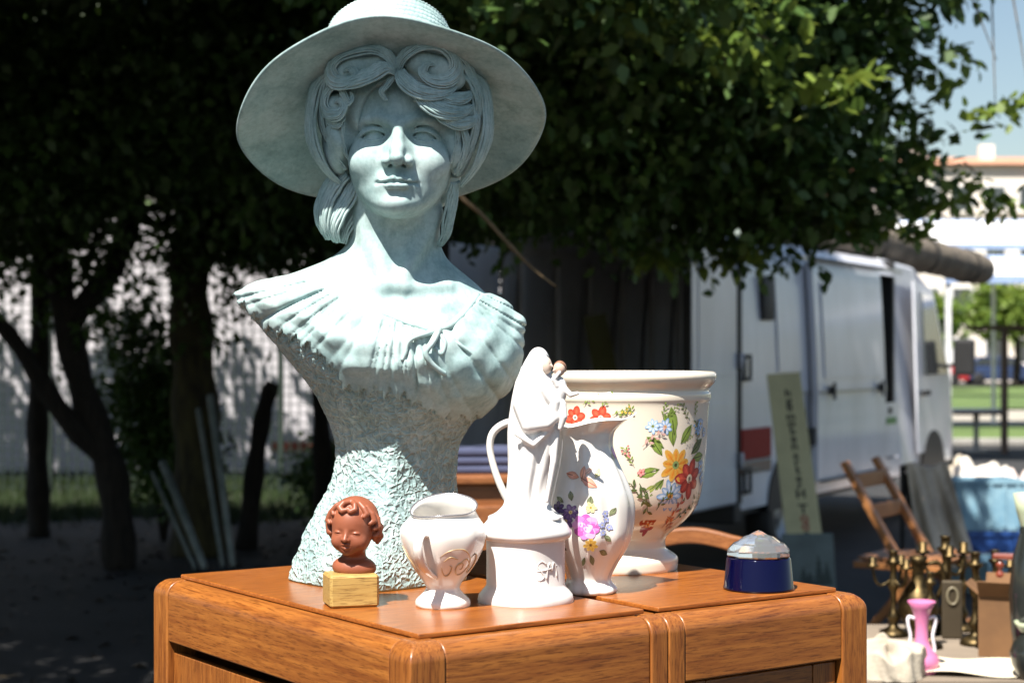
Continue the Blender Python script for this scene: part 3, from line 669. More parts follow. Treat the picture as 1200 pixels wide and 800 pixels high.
M_FACE = mat('warm porcelain face', (0.56, 0.46, 0.39), (0.50, 0.40, 0.33), scale=40, rough=0.35)
M_COBALT = bpy.data.materials.new('cobalt glass'); M_COBALT.use_nodes = True
_b = M_COBALT.node_tree.nodes['Principled BSDF']; _b.inputs['Base Color'].default_value = (0.0012, 0.0012, 0.018, 1); _b.inputs['Roughness'].default_value = 0.06; _b.inputs['Coat Weight'].default_value = 0.0; _b.inputs['Specular IOR Level'].default_value = 0.35
M_GLASS = bpy.data.materials.new('clear cut glass'); M_GLASS.use_nodes = True
_b = M_GLASS.node_tree.nodes['Principled BSDF']; _b.inputs['Base Color'].default_value = (0.95, 0.97, 1.0, 1); _b.inputs['Roughness'].default_value = 0.01; _b.inputs['Transmission Weight'].default_value = 0.9; _b.inputs['IOR'].default_value = 1.5

def top_at(px, d): return Vector(((px - 600) / FPX * d, d, TOPZ))

def lin(c): return tuple(((v/255)/12.92 if v <= 10 else ((v/255+0.055)/1.055)**2.4) for v in c)
class Print:
    """flat enamel shapes laid on a curved surface: S(u, v, lift) -> point; u, v in metres"""
    def __init__(s, S): s.S = S; s.v = []; s.f = []; s.c = []; s.lift = 0.0001
    def ell(s, u, v, a, b, rot=0, col=(200, 0, 0), pointed=0.0, n=14, col2=None):
        k = len(s.v); cr, sr = math.cos(rot), math.sin(rot); s.lift += 0.000004
        col = lin(col); col2 = lin(col2) if col2 else col
        s.v.append(s.S(u, v, s.lift)); s.c.append(col2)
        for i in range(n):
            t = 2*math.pi*i/n; x, y = math.cos(t)*a, math.sin(t)*b*(1-pointed*abs(math.cos(t))**2)
            s.v.append(s.S(u + x*cr - y*sr, v + x*sr + y*cr, s.lift)); s.c.append(col)
        s.f += [(k, k+1+i, k+1+(i+1) % n) for i in range(n)]
    def line(s, pts, w, col):
        k = len(s.v); s.lift += 0.000004; P = crom([(p[0], p[1], 0) for p in pts], 12)
        for i, p in enumerate(P):
            t = P[min(i+1, 11)] - P[max(i-1, 0)]; t = t/(np.linalg.norm(t)+1e-9)
            for sg in (-1, 1): s.v.append(s.S(p[0]-t[1]*w*sg/2, p[1]+t[0]*w*sg/2, s.lift)); s.c.append(lin(col))
        s.f += [(k+2*i, k+2*i+1, k+2*i+3, k+2*i+2) for i in range(11)]
    def flower(s, u, v, r, n, col, inner, cen, rot=0.0):
        for i in range(n):
            a = rot + 2*math.pi*i/n; j = 1 + 0.12*math.sin(i*2.7)
            s.ell(u+math.cos(a)*r*0.58*j, v+math.sin(a)*r*0.58*j, r*0.46*j, r*min(0.40, 2.1/n), a, col, 0.1, 12, inner)
            s.line([(u+math.cos(a)*r*0.25, v+math.sin(a)*r*0.25), (u+math.cos(a)*r*0.5, v+math.sin(a)*r*0.52), (u+math.cos(a)*r*0.8, v+math.sin(a)*r*0.8)], r*0.05, inner)
        s.ell(u, v, r*0.24, r*0.24, 0, cen, 0, 12); s.ell(u, v, r*0.11, r*0.11, 0, tuple(int(c*0.5) for c in cen), 0, 8)
    def leaf(s, u, v, l, rot, col=(110, 140, 50), w=0.34):
        s.ell(u+math.cos(rot)*l/2, v+math.sin(rot)*l/2, l/2, l*w/2, rot, col, 0.75, 14, tuple(min(255, int(c*1.25)) for c in col))
        s.line([(u, v), (u+math.cos(rot)*l*.5, v+math.sin(rot)*l*.5), (u+math.cos(rot)*l*.9, v+math.sin(rot)*l*.9)], l*0.04, tuple(int(c*0.6) for c in col))
    def sprig(s, u, v, l, rot, col, n=6, dot=None):
        s.line([(u, v), (u+math.cos(rot)*l*.5-math.sin(rot)*l*.08, v+math.sin(rot)*l*.5+math.cos(rot)*l*.08), (u+math.cos(rot)*l, v+math.sin(rot)*l)], l*0.03, col)
        for i in range(n):
            t = (i+1)/n; sd = (-1)**i; s.leaf(u+math.cos(rot)*l*t, v+math.sin(rot)*l*t, l*0.24, rot+sd*0.8, col, 0.4)
        if dot:
            for i in range(n): s.ell(u+math.cos(rot+0.3*math.sin(i*3))*l*(0.5+i*.09), v+math.sin(rot+0.3*math.sin(i*3))*l*(0.5+i*.09), l*.06, l*.06, 0, dot, 0, 8)
    def build(s, name, parent):
        me = bpy.data.meshes.new(name); me.from_pydata([tuple(p) for p in s.v], [], s.f)
        at_ = me.attributes.new('col', 'FLOAT_COLOR', 'POINT'); at_.data.foreach_set('color', np.array([(*c, 1) for c in s.c], np.float32).ravel())
        return struct(link(name, me, M_PRINT, parent), 'stuff')

# --- planter
def build_planter():
    d = 2.75; k = d/FPX; root = thing('flowered_planter', 'large ivory footed planter painted with red, yellow and blue flowers', 'planter', top_at(729, d))
    prof = [(64, 663), (65, 659), (65, 650), (61, 646), (52, 640), (50.5, 634), (51.5, 627), (57, 621), (66, 614), (77, 604), (86, 592), (91.5, 578), (95, 560), (97.5, 535), (99.5, 505), (101, 482), (102, 474),
            (103.5, 470), (103.5, 464), (101.5, 461), (103, 457), (107.5, 452), (110, 447), (110, 443), (108, 440), (104, 439.5), (100, 442), (97, 450), (95, 480), (92, 540), (82, 590), (55, 612), (1, 616)]
    P = [(r*k, (663-y)*k*1.03) for r, y in prof]; Z = np.array([p[1] for p in P[:17]]); Rr = np.array([p[0] for p in P[:17]])
    prof2 = [tuple(p) for p in crom([(a, b, 0) for a, b in P], 150)]; prof2 = [(max(p[0], 0.0008), p[1]) for p in prof2]
    MB().lathe(prof2, 96, cap=True).build('bowl', M_CREAM, root)
    def S(u, v, lift):
        r = float(np.interp(v, Z, Rr)) + lift + 0.0002; ph = u/0.135; return (r*math.sin(ph), -r*math.cos(ph), v)
    def uv(px, py):
        v = (663-py)*k*1.03; r = float(np.interp(v, Z, Rr)); return math.asin(max(-0.98, min(0.98, (px-729)*k/r)))*0.135, v
    red, yel, blu, grn, dgr = (150, 44, 38), (212, 168, 76), (116, 154, 196), (116, 136, 62), (84, 98, 58)
    main = Print(S)
    for px, py, l, a, c in ((781, 520, 22, 1.7, grn), (770, 522, 20, 2.6, grn), (790, 518, 22, 0.9, grn), (803, 530, 24, 0.6, dgr), (805, 535, 22, 0.1, grn), (765, 545, 22, 3.4, grn), (768, 530, 20, 2.2, grn), (770, 556, 20, 4.0, grn),
                          (796, 578, 24, -1.7, grn), (808, 575, 22, -1.2, dgr), (775, 500, 14, 1.9, grn), (782, 508, 26, 1.75, grn), (762, 562, 15, 3.7, (150, 160, 80))):
        u, v = uv(px, py); main.leaf(u, v, l*k*1.25, a, c, 0.42)
    for px, py, r, n, c, i, ce, ro in ((784, 541, 15.5, 9, yel, (214, 130, 40), (130, 150, 90), .2), (778, 575, 13.5, 10, blu, (220, 232, 245), (226, 160, 60), 0), (801, 557, 17, 7, red, (214, 90, 70), (236, 222, 190), .4)):
        u, v = uv(px, py); main.flower(u, v, r*k*1.28, n, c, i, ce, ro)
    main.build('bouquet_print', root)
    side = Print(S)
    for px, py, r, n, c, i, ce in ((671, 489, 11, 6, (196, 62, 46), (225, 110, 80), (240, 230, 210)), (699, 489, 11, 6, (196, 62, 46), (225, 110, 80), (240, 230, 210)),
                                   (753, 608, 11, 6, red, (150, 30, 30), (200, 120, 40)), (806, 602, 7, 5, (150, 40, 50), (190, 80, 80), (220, 150, 70)), (771, 499, 8, 8, blu, (230, 238, 248), (220, 160, 60)), (757, 498, 7, 8, (150, 190, 228), (235, 240, 248), (160, 170, 110)),
                                   (815, 497, 6, 6, blu, (220, 230, 245), (230, 190, 90)), (820, 507, 5, 6, blu, (220, 230, 245), (230, 190, 90)), (811, 505, 5, 6, (96, 140, 196), (220, 230, 245), (230, 190, 90)), (816, 545, 7, 7, blu, (200, 220, 240), (230, 190, 90)), (818, 558, 7, 7, (100, 150, 205), (200, 220, 240), (230, 190, 90)), (744, 548, 4, 5, (196, 120, 120), (230, 170, 160), (200, 90, 90))):
        u, v = uv(px, py); side.flower(u, v, r*k*1.15, n, c, i, ce, px*0.3)
    for px, py, l, a, c, dot in ((768, 488, 15, 1.3, grn, None), (772, 489, 14, 0.7, grn, None), (800, 492, 16, 2.2, dgr, None), (808, 489, 13, 1.6, grn, None), (806, 508, 12, 3.6, grn, None), (742, 560, 26, -1.2, dgr, None), (757, 585, 28, 2.4, dgr, None), (762, 590, 20, 0.9, (96, 110, 66), None),
                                 (770, 612, 26, 1.2, (170, 90, 70), None), (784, 603, 22, 0.5, dgr, None), (798, 612, 22, 1.0, (120, 120, 60), None), (775, 598, 20, -0.6, (180, 110, 80), None), (700, 478, 14, 0.9, grn, None), (712, 486, 16, 0.3, grn, (230, 180, 80)), (680, 475, 14, 0.5, grn, None), (720, 489, 12, 0.9, grn, None),
                                 (736, 540, 16, 2.1, grn, (200, 120, 120)), (812, 520, 20, 1.9, dgr, (130, 170, 210)), (745, 520, 22, 0.6, (200, 160, 150), None), (812, 572, 18, -1.0, dgr, None), (700, 600, 26, 1.0, dgr, None), (690, 570, 24, 1.6, grn, None)):
        u, v = uv(px, py); side.sprig(u, v, l*k*1.35, a, c, 7, dot)
    side.build('sprig_print', root)
    return root
build_planter()

# --- tall jug
def build_jug():
    d = 2.47; k = d/FPX; root = thing('tall_jug', 'tall white porcelain jug with violet posy, curved spout and loop handle', 'jug', top_at(692, d))
    # row, left, right
    sec = [(693.5, -31, 29), (691, -33, 31), (687, -33, 30), (681, -29, 25), (674, -28, 24), (660, -34, 31), (645, -42, 40), (625, -50, 48), (605, -54, 51), (585, -53, 50), (562, -47, 42), (540, -41, 32), (522, -38, 26), (508, -38, 27), (500, -39, 33), (491, -40, 45), (485, -40, 55)]
    n = 72; mb = MB(); inner = []
    def ring(row, l, r, shrink=0.0, dip=True):
        cx, a = (l+r)/2*k, (r-l)/2*k - shrink; z = (693.5-row)*k; out = []
        top = max(0, (512-row)/22.5)
        for i in range(n):
            t = 2*math.pi*i/n; lob = 1 + 0.030*math.cos(8*t)*(1-0.6*top) - 0.012*math.cos(16*t)*(1-top)
            x = math.cos(t)*a*lob; y = math.sin(t)*min(a, 0.060)*lob*(1 - 0.72*top*max(0, math.cos(t))**1.5)
            zz = z
            if dip: zz -= top*k*(15*(0.5-0.5*math.cos(t))**0.7 - 2*math.cos(4*t)) * 0.75
            out.append((cx + x, y, zz))
        return out
    rows = crom([(a, b, c) for a, b, c in sec], 70)
    rings = [ring(*r) for r in rows] + [ring(rows[i][0], rows[i][1], rows[i][2], 0.0035) for i in range(69, 20, -3)]
    vs = [v for r in rings for v in r]; m = len(rings)
    fs = [(i*n+j, i*n+(j+1) % n, (i+1)*n+(j+1) % n, (i+1)*n+j) for i in range(m-1) for j in range(n)] + [tuple(reversed(range(n))), tuple(range((m-1)*n, m*n))]
    mb.add(vs, fs, True).build('body', M_CHINA, root)
    h = [(-36, 508), (-60, 497), (-92, 494), (-112, 504), (-118, 522), (-113, 548), (-103, 574), (-92, 592), (-72, 606), (-48, 612)]
    MB().tube(crom([(x*k, 0, (693.5-y)*k) for x, y in h], 40), [0.0068 + 0.002*abs(i/39-0.5)*2 for i in range(40)], 12, flat=0.75).build('handle', M_CHINA, root)
    zt = np.array([(693.5-r[0])*k for r in rows]); rl = np.array([(r[2]-r[1])/2*k for r in rows]); rc = np.array([(r[2]+r[1])/2*k for r in rows])
    def S(u, v, lift):
        a = float(np.interp(v, zt, rl)); c = float(np.interp(v, zt, rc)); ph = u/0.058; t = ph - math.pi/2
        lob = 1 + 0.030*math.cos(8*t) - 0.012*math.cos(16*t)
        return (c + (a*lob+lift+0.0005)*math.cos(t), (min(a, 0.060)*lob+lift+0.0005)*math.sin(t), v)
    def uv(px, py):
        v = (693.5-py)*k; a = float(np.interp(v, zt, rl)); c = float(np.interp(v, zt, rc)); return math.asin(max(-.97, min(.97, ((px-692)*k-c)/a)))*0.058, v
    p = Print(S)
    def fl(px, py, r, n_, c, i, ce): u, v = uv(px, py); p.flower(u, v, r*k, n_, c, i, ce, px)
    def lf(px, py, l, a, c): u, v = uv(px, py); p.leaf(u, v, l*k, a, c, 0.5)
    for px, py, l, a in ((660, 585, 12, 2.6), (668, 583, 12, 1.8), (656, 600, 12, 3.4), (690, 645, 14, -1.2), (700, 640, 14, -0.4), (664, 640, 12, 2.9), (684, 648, 12, -2.0), (712, 600, 12, 0.9), (706, 622, 12, -0.7), (688, 590, 14, 1.4)): lf(px, py, l, a, (112, 118, 88))
    fl(654, 592, 8, 6, (70, 50, 96), (110, 90, 140), (60, 50, 80)); fl(667, 596, 9, 7, (92, 64, 116), (140, 110, 160), (226, 200, 120)); fl(662, 606, 8, 6, (80, 54, 104), (120, 90, 140), (220, 190, 120))
    u, v = uv(684, 612)
    for i in range(9):
        a = i*0.75; p.ell(u+math.cos(a)*7.5*k, v+math.sin(a)*7.5*k, 7.5*k, 6*k, a, ((206, 130, 196), (226, 168, 214), (190, 96, 176))[i % 3], 0.1)
    for i in range(5): a = i*1.3; p.ell(u+math.cos(a)*3.5*k, v+math.sin(a)*3.5*k, 4*k, 3*k, a, ((236, 190, 226), (200, 110, 180))[i % 2])
    fl(690, 633, 8, 7, (222, 190, 90), (200, 150, 60), (150, 110, 40)); fl(690, 590, 6, 6, (236, 222, 170), (226, 200, 130), (200, 170, 90))
    for px, py in ((703, 610), (708, 604), (704, 619), (712, 613), (707, 597)): fl(px, py, 3.8, 5, (140, 150, 206), (190, 196, 226), (230, 220, 150))
    for px, py, l, a, c in ((680, 560, 18, 1.3, (206, 150, 126)), (677, 556, 18, 2.9, (196, 140, 118)), (679, 556, 22, -0.5, (186, 128, 108)), (684, 552, 12, 0.6, (214, 170, 150)), (695, 556, 14, 0.8, (226, 206, 150))): lf(px, py, l, a, c)
    lf(716, 522, 16, -1.3, (214, 150, 180)); lf(714, 530, 12, -0.7, (150, 160, 110))
    p.build('posy_print', root)
build_jug()

# --- cream jug
def build_creamer():
    d = 2.335; k = d/FPX; root = thing('cream_jug', 'small white bulbous cream jug with gold scrolls and wavy rim', 'jug', top_at(519, d), R(0))
    sec = [(31, 714), (32, 711), (31, 706), (25, 700), (20, 694), (20.5, 689), (25, 682), (34, 670), (42, 657), (47.5, 643), (50, 630), (48, 620), (43, 612), (38.5, 605), (37, 600), (38, 596)]
    rows = crom([(a, b, 0) for a, b in sec], 60); n = 80
    def fn_ring(r, row, shrink):
        z = (714-row)*k; out = []; top = max(0, min(1, (620-row)/24))
        for i in range(n):
            t = 2*math.pi*i/n; a = r*k - shrink
            lob = 1 + 0.014*math.cos(8*t)*(1-top)
            sp = top*max(0, math.cos(t-0.55))**6
            x = math.cos(t)*a*(lob+0.10*sp); y = math.sin(t)*a*(lob+0.10*sp)
            zz = z + top*k*(9*math.sin(t) + 6*math.cos(t-0.55)*max(0, math.cos(t-0.55)) - 3.5*math.cos(2*t-0.4) - 4)
            out.append((x, y, zz))
        return out
    rings = [fn_ring(r[0], r[1], 0) for r in rows]; rim = rings[-1]
    rings += [fn_ring(rows[i][0], rows[i][1], 0.003) for i in range(59, 14, -3)]
    m = len(rings); vs = [v for r in rings for v in r]
    fs = [(i*n+j, i*n+(j+1) % n, (i+1)*n+(j+1) % n, (i+1)*n+j) for i in range(m-1) for j in range(n)] + [tuple(reversed(range(n))), tuple(range((m-1)*n, m*n))]
    MB().add(vs, fs, True).build('body', M_CHINA, root)
    MB().tube([Vector(v)+Vector((0, 0, 0.0006)) for v in rim]+[Vector(rim[0])], 0.0011, 6, cap=False).build('rim_line', M_GREYLINE, root)
    zt = np.array([(714-r[1])*k for r in rows]); rl = np.array([r[0]*k for r in rows])
    # handle facing the viewer
    def hp(ph, z, off): r = float(np.interp(z, zt, rl))+off; return (r*math.sin(ph), -r*math.cos(ph), z)
    ph = R(-21)
    MB().tube(crom([hp(ph, (714-628)*k, -0.004), hp(ph, (714-626)*k, 0.016), hp(ph, (714-638)*k, 0.027), hp(ph, (714-655)*k, 0.025), hp(ph*0.9, (714-668)*k, 0.016), hp(ph*0.8, (714-678)*k, -0.002)], 26), [0.0050+0.0018*math.sin(i/25*math.pi) for i in range(26)], 12, flat=0.55).build('handle', M_CHINA, root)
    mb = MB()
    def scroll(pts, r=0.0008): mb.tube(crom([hp(*(R(a), (714-y)*k, 0.0006)) for a, y in pts], 40), [r*(0.6+0.6*math.sin(i/39*math.pi)) for i in range(40)], 6)
    scroll([(-2, 652), (8, 646), (20, 643), (34, 644), (46, 652), (52, 662), (44, 672), (33, 674), (26, 667), (30, 660), (38, 661), (38, 667), (34, 667)])
    scroll([(0, 664), (2, 671), (8, 675), (16, 672), (18, 665), (14, 662)])
    scroll([(48, 655), (58, 650), (66, 655), (70, 666), (62, 673), (56, 668)]); scroll([(30, 662), (40, 655), (50, 660), (60, 668)]); scroll([(4, 657), (14, 652), (26, 655)]); scroll([(-78, 642), (-66, 654), (-56, 668), (-62, 676)])
    struct(mb.build('gilt_scroll', M_GILT, root), 'stuff')
build_creamer()

# --- Madonna figurine on pedestal
def build_madonna():
    d = 2.38; k = d/FPX; root = thing('madonna_figurine', 'white porcelain veiled woman holding a child, standing on a round pedestal', 'figurine', top_at(616, d))
    prof = [(54, 709), (54.5, 706), (53, 700), (49, 695), (45.5, 691), (44.5, 688), (44.5, 640), (45, 637), (50, 634), (52, 630), (51.5, 626), (47, 618), (43, 613), (42.5, 609.5), (40, 608), (20, 607), (1, 607)]
    def fn(a, r, z, j):
        q = 1 + 0.035*math.cos(4*a)*(r > 0.012); return (r*q*math.cos(a), r*q*0.93*math.sin(a), z)
    MB().lathe([(r*k, (709-y)*k) for r, y in prof], 72, fn=fn, smooth=True).build('pedestal', M_BISQUE, root)
    mod = root.children[0].modifiers.new('edges', 'EDGE_SPLIT'); mod.split_angle = R(40)
    # raised monogram on the pedestal
    mb = MB()
    def pp(px, py): x = (px-616)*k; r = 44.5*k*0.965; return (x, -math.sqrt(max(r*r-x*x, 1e-8))*0.97, (709-py)*k)
    for pts in (((640, 662), (634, 658), (629, 664), (634, 670), (637, 676), (631, 680), (626, 675)), ((640, 679), (641, 668), (644, 660), (646, 670), (648, 660), (651, 668), (652, 678)), ((624, 668), (632, 669), (644, 667), (655, 663))):
        mb.tube(crom([pp(*q) for q in pts], 24), 0.0009, 6)
    mb.build('monogram', M_BISQUE, root)
    # robed figure
    F0 = 607
    X = lambda px: (px-616)*k; Zr = lambda py: (709-py)*k
    sec = [(609, 574, 660), (604, 582, 652), (594, 590, 645), (580, 593, 643), (550, 595, 648), (520, 596, 653), (500, 597, 655), (480, 599, 656), (465, 602, 654), (452, 606, 650), (445, 610, 646), (438, 613, 643)]
    zs_ = [Zr(s[0]) for s in sec]
    h = 0.0011; xs = np.arange(X(566), X(690), h, dtype=np.float32); ys = np.arange(-0.046, 0.042, h, dtype=np.float32); zs = np.arange(Zr(612), Zr(404), h, dtype=np.float32); P = G(xs, ys, zs)
    z = zs.astype(float); g = lambda c: hermite(z, zs_, c).reshape(1, 1, -1).astype(np.float32)
    L, Rr = g([X(s[1]) for s in sec]), g([X(s[2]) for s in sec]); a = (Rr-L)/2; cx = (Rr+L)/2; b = a*0.82
    an = np.arctan2(P[1], P[0]-cx)
    fold = 0.0017*np.sin(an*6 + P[2]*14) + 0.0010*np.sin(an*11 - P[2]*26 + 1)
    D = (np.sqrt(((P[0]-cx)/a)**2 + (P[1]/b)**2)-1)*np.minimum(a, b) + fold*np.clip((Zr(470)-P[2])/0.05, 0.25, 1)
    D = np.maximum(D, P[2]-Zr(438))
    Q = lambda px, py, y: (X(px), y, Zr(py))
    D = smin(D, S_ell(P, Q(631, 430, 0.002), (13.5*k, 0.017, 18.5*k)), 0.006)                       # veiled head
    D = smin(D, S_chain(P, [Q(622, 436, 0.004), Q(613, 455, 0.006), Q(605, 490, 0.008)], [0.011, 0.009, 0.006]), 0.01)  # veil fall
    D = smax(D, -S_ell(P, Q(644, 433, -0.010), (6*k, 0.012, 13*k)), 0.003)                        # face opening
    D = smin(D, S_ell(P, Q(638.5, 432, -0.008), (6.5*k, 0.0085, 10*k)), 0.0015)                   # face
    D = smin(D, S_cap(P, Q(645, 431.5, -0.012), Q(646.5, 434, -0.012), 0.0012), 0.0015)           # nose
    D = smin(D, S_chain(P, [Q(611, 478, -0.020), Q(620, 502, -0.030), Q(640, 500, -0.031), Q(655, 490, -0.026)], [0.012, 0.011, 0.008, 0.006]), 0.005)   # arm carrying
    D = smin(D, S_chain(P, [Q(640, 460, -0.022), Q(650, 475, -0.028), Q(648, 492, -0.028)], [0.010, 0.008, 0.006]), 0.005)
    for y0, x0, x1, dep in ((512, 604, 646, .0),):
        D = smin(D, S_chain(P, [Q(x0, y0, -0.030), Q((x0+x1)/2, y0+12, -0.034), Q(x1, y0-6, -0.026)], [0.0025, 0.0035, 0.002]), 0.008)
    D = smin(D, S_chain(P, [Q(652, 505, -0.018), Q(648, 545, -0.024), Q(640, 590, -0.026)], [0.005, 0.0045, 0.003]), 0.006)
    # child on the arm: torso, head, arms, legs
    D = smin(D, S_ell(P, Q(655, 462, -0.020), (9*k, 0.011, 17*k)), 0.004)
    D = smin(D, S_chain(P, [Q(661, 460, -0.024), Q(668, 467, -0.027), Q(676, 465, -0.029)], [0.0045, 0.0036, 0.0026]), 0.002)
    D = smin(D, S_chain(P, [Q(652, 456, -0.028), Q(648, 449, -0.030), Q(655, 441, -0.029)], [0.0042, 0.0034, 0.0026]), 0.002)
    D = smin(D, S_chain(P, [Q(658, 478, -0.026), Q(660, 492, -0.030), Q(656, 505, -0.028)], [0.006, 0.005, 0.0036]), 0.003)
    sdf_obj('robed_figure', D.astype(np.float32), xs, ys, zs, M_BISQUE, root)
    h = 0.0008; c = Q(655, 437, -0.021); xs = np.arange(c[0]-0.014, c[0]+0.014, h, dtype=np.float32); ys = np.arange(c[1]-0.014, c[1]+0.014, h, dtype=np.float32); zs = np.arange(c[2]-0.016, c[2]+0.014, h, dtype=np.float32); P = G(xs, ys, zs)
    D = smin(S_ell(P, c, (7.2*k, 0.0088, 8.4*k)), S_cap(P, (c[0]-0.007, c[1]-0.006, c[2]-0.001), (c[0]-0.0085, c[1]-0.0065, c[2]-0.0025), 0.0012), 0.002)
    f = Q(640, 433, -0.0095); xf = np.arange(f[0]-0.012, f[0]+0.013, h, dtype=np.float32); yf = np.arange(f[1]-0.012, f[1]+0.012, h, dtype=np.float32); zf = np.arange(f[2]-0.015, f[2]+0.015, h, dtype=np.float32); PF = G(xf, yf, zf)
    DF = smin(S_ell(PF, f, (6.6*k, 0.0080, 10.2*k)), S_cap(PF, (f[0]+0.0066, f[1]-0.0035, f[2]+0.002), (f[0]+0.0086, f[1]-0.0045, f[2]-0.0015), 0.0011), 0.0015)
    DF = smax(DF, -S_ell(PF, (f[0]+0.0062, f[1]-0.0065, f[2]+0.0022), (0.002, 0.002, 0.0012)), 0.0008); DF = smax(DF, -S_ell(PF, (f[0]+0.0078, f[1]-0.004, f[2]-0.0046), (0.002, 0.002, 0.0007)), 0.0006)
    sdf_obj('face', DF.astype(np.float32), xf, yf, zf, M_FACE, root)
    o = sdf_obj('child_head', D.astype(np.float32), xs, ys, zs, M_SKIN, root)
    D = np.maximum(S_ell(P, (c[0]+0.0008, c[1]+0.001, c[2]+0.001), (7.9*k, 0.0096, 9*k)), (c[2]+0.0035 - P[2]) + (P[0]-c[0])*-0.45 + (P[1]-c[1])*-1.0)
    sdf_obj('child_hair', D.astype(np.float32), xs, ys, zs, mat('tinted hair', (0.26, 0.13, 0.08), rough=0.5), root)
build_madonna()

# --- small terracotta child's head on a pine block
def build_child():
    d = 2.345; k = d/FPX; root = thing('child_head_bust', "brown terracotta head of a curly-haired child on a pale pine block", 'figurine', top_at(411, d), R(17))
    w, dp, hh = 0.068, 0.058, 0.0445
    mb = MB().box((-w/2, -dp/2, 0), (w/2, dp/2, hh)); mb.build('pine_block', M_PINE, root, bevel=0.0035, seg=1)
    # head in millimetres, eyes level z = 0, face towards -y, turned a little to the viewer's left
    h = 0.9; xs = np.arange(-46, 46, h, dtype=np.float32); ys = np.arange(-48, 44, h, dtype=np.float32); zs = np.arange(-62, 54, h, dtype=np.float32); P = G(xs, ys, zs); A = (np.abs(P[0]), P[1], P[2])
    D = S_ell(P, (0, 4, 10), (31, 37, 34)); D = smin(D, S_ell(P, (0, -8, -12), (26.5, 25, 23)), 10)
    D = smin(D, S_ell(A, (13.5, -20, -14), (11, 11, 10.5)), 6); D = smin(D, S_ell(P, (0, -23, -26), (9, 8, 7)), 6)
    D = smax(D, -S_ell(A, (12, -38, 0), (8, 7, 4.2)), 5)
    D = smin(D, S_ell(A, (12, -26.2, -0.8), (6.6, 5.4, 4.0)), 1.0)
    D = smax(D, -S_cap(A, (7.0, -32.0, -1.8), (17, -29.5, -1.6), 0.9), 1.4)
    D = smin(D, S_chain(P, [(0, -30.0, 3), (0, -35.0, -6), (0, -37.0, -9)], [2.6, 2.8, 3.6], 2), 2.6); D = smin(D, S_ell(A, (3.8, -33.6, -9.6), (2.9, 3, 2.6)), 2)
    D = smin(D, S_chain(A, [(0, -34.2, -16.2), (6.5, -31, -17.6)], [2.3, 1.2]), 1.6); D = smin(D, S_chain(A, [(0, -32.6, -21.6), (5.5, -30.4, -20.6)], [2.7, 1.4]), 1.8)
    D = smax(D, -S_chain(A, [(0, -36.5, -18.8), (5.4, -33, -18.8)], [1.7, 0.9]), 1.2)
    D = smin(D, S_ell(A, (31, 4, -7), (4, 7, 9)), 2)
    D = smin(D, S_cap(P, (0, 8, -20), (0, 6, -42), 16, 17), 7)
    bustd = S_ell(P, (2, 4, -54), (32, 25, 17)); bustd = np.maximum(bustd, -60.5 - P[2]); bustd = smax(bustd, (P[2]+44) + (P[1]+20)*-0.22, 3)
    D = smin(D, bustd, 5)
    # hair mass with curls
    hair = S_ell(P, (0, 8, 13), (34, 37, 34)); hair = np.maximum(hair, -(P[1]*0.75 + P[2]*0.62 - 0.5))
    D = smin(D, hair, 1.5)
    for pts, r in (([(0, -14, 42), (-9, -20, 40), (-13, -25, 34), (-8, -28, 30), (-2, -27, 32)], 4.4), ([(2, -14, 42), (8, -21, 39), (10, -26, 33), (4, -28, 30), (0, -26, 34)], 4.0), ([(12, -12, 40), (20, -16, 34), (25, -18, 27), (22, -21, 23)], 4.2), ([(22, -8, 34), (30, -9, 26), (33, -10, 17), (29, -14, 13)], 4.6), ([(26, -2, 28), (35, -1, 18), (37, -2, 8), (33, -8, 5)], 5), ([(30, 6, 16), (38, 6, 6), (36, 4, -4), (32, -2, -6)], 4.8), ([(32, 12, 2), (37, 12, -8), (33, 10, -17)], 4.6), ([(-12, -12, 40), (-21, -14, 34), (-27, -14, 27), (-24, -18, 23)], 4.4), ([(-24, -8, 32), (-32, -6, 22), (-36, -5, 12), (-32, -10, 9)], 4.8), ([(-30, 2, 14), (-38, 4, 4), (-36, 2, -6), (-32, -3, -6)], 4.8), ([(-31, 12, 4), (-37, 10, -8), (-33, 8, -15)], 4.6)):
        D = smin(D, S_chain(P, pts, [r*0.9]+[r]*(len(pts)-2)+[r*0.7]), 1.6)
    m = Euler((R(3), R(3), R(-30))).to_matrix(); sc_ = 0.00097
    def warp(V): return (V @ np.array(m).T)*sc_ + np.array([0.004, 0.002, hh + 0.0585])
    sdf_obj('head', D.astype(np.float32), xs, ys, zs, M_TERRA, root, warp=warp)
build_child()

# --- cobalt inkwell with cut-glass lid
def build_inkwell():
    d = 2.505; k = d/FPX; root = thing('glass_inkwell', 'cobalt blue glass inkwell with a faceted clear crystal lid', 'inkwell', top_at(889, d), R(8))
    MB().lathe([(40, 0), (41.5, 1), (41.5, 3), (40.5, 5), (37.5, 36), (36.5, 37.5), (35, 38), (1, 38)], 40, smooth=True).build('cup', M_COBALT, root)
    root.children[0].scale = (k, k, k)
    for v in (0,): pass
    MB().lathe([(30, 38.8), (37.0, 39.0), (38.0, 40.5), (37.5, 46), (31, 53), (26, 55), (17, 61.5), (12, 63), (5, 67), (0.5, 68.8)], 10, smooth=False).build('lid', M_GLASS, root)
    root.children[1].scale = (k, k, k)
    MB().lathe([(37, 37.2), (38.6, 37.4), (38.6, 38.5), (37, 38.7)], 40, cap=False).build('collar', M_GREYLINE, root)
    root.children[2].scale = (k, k, k)
build_inkwell()
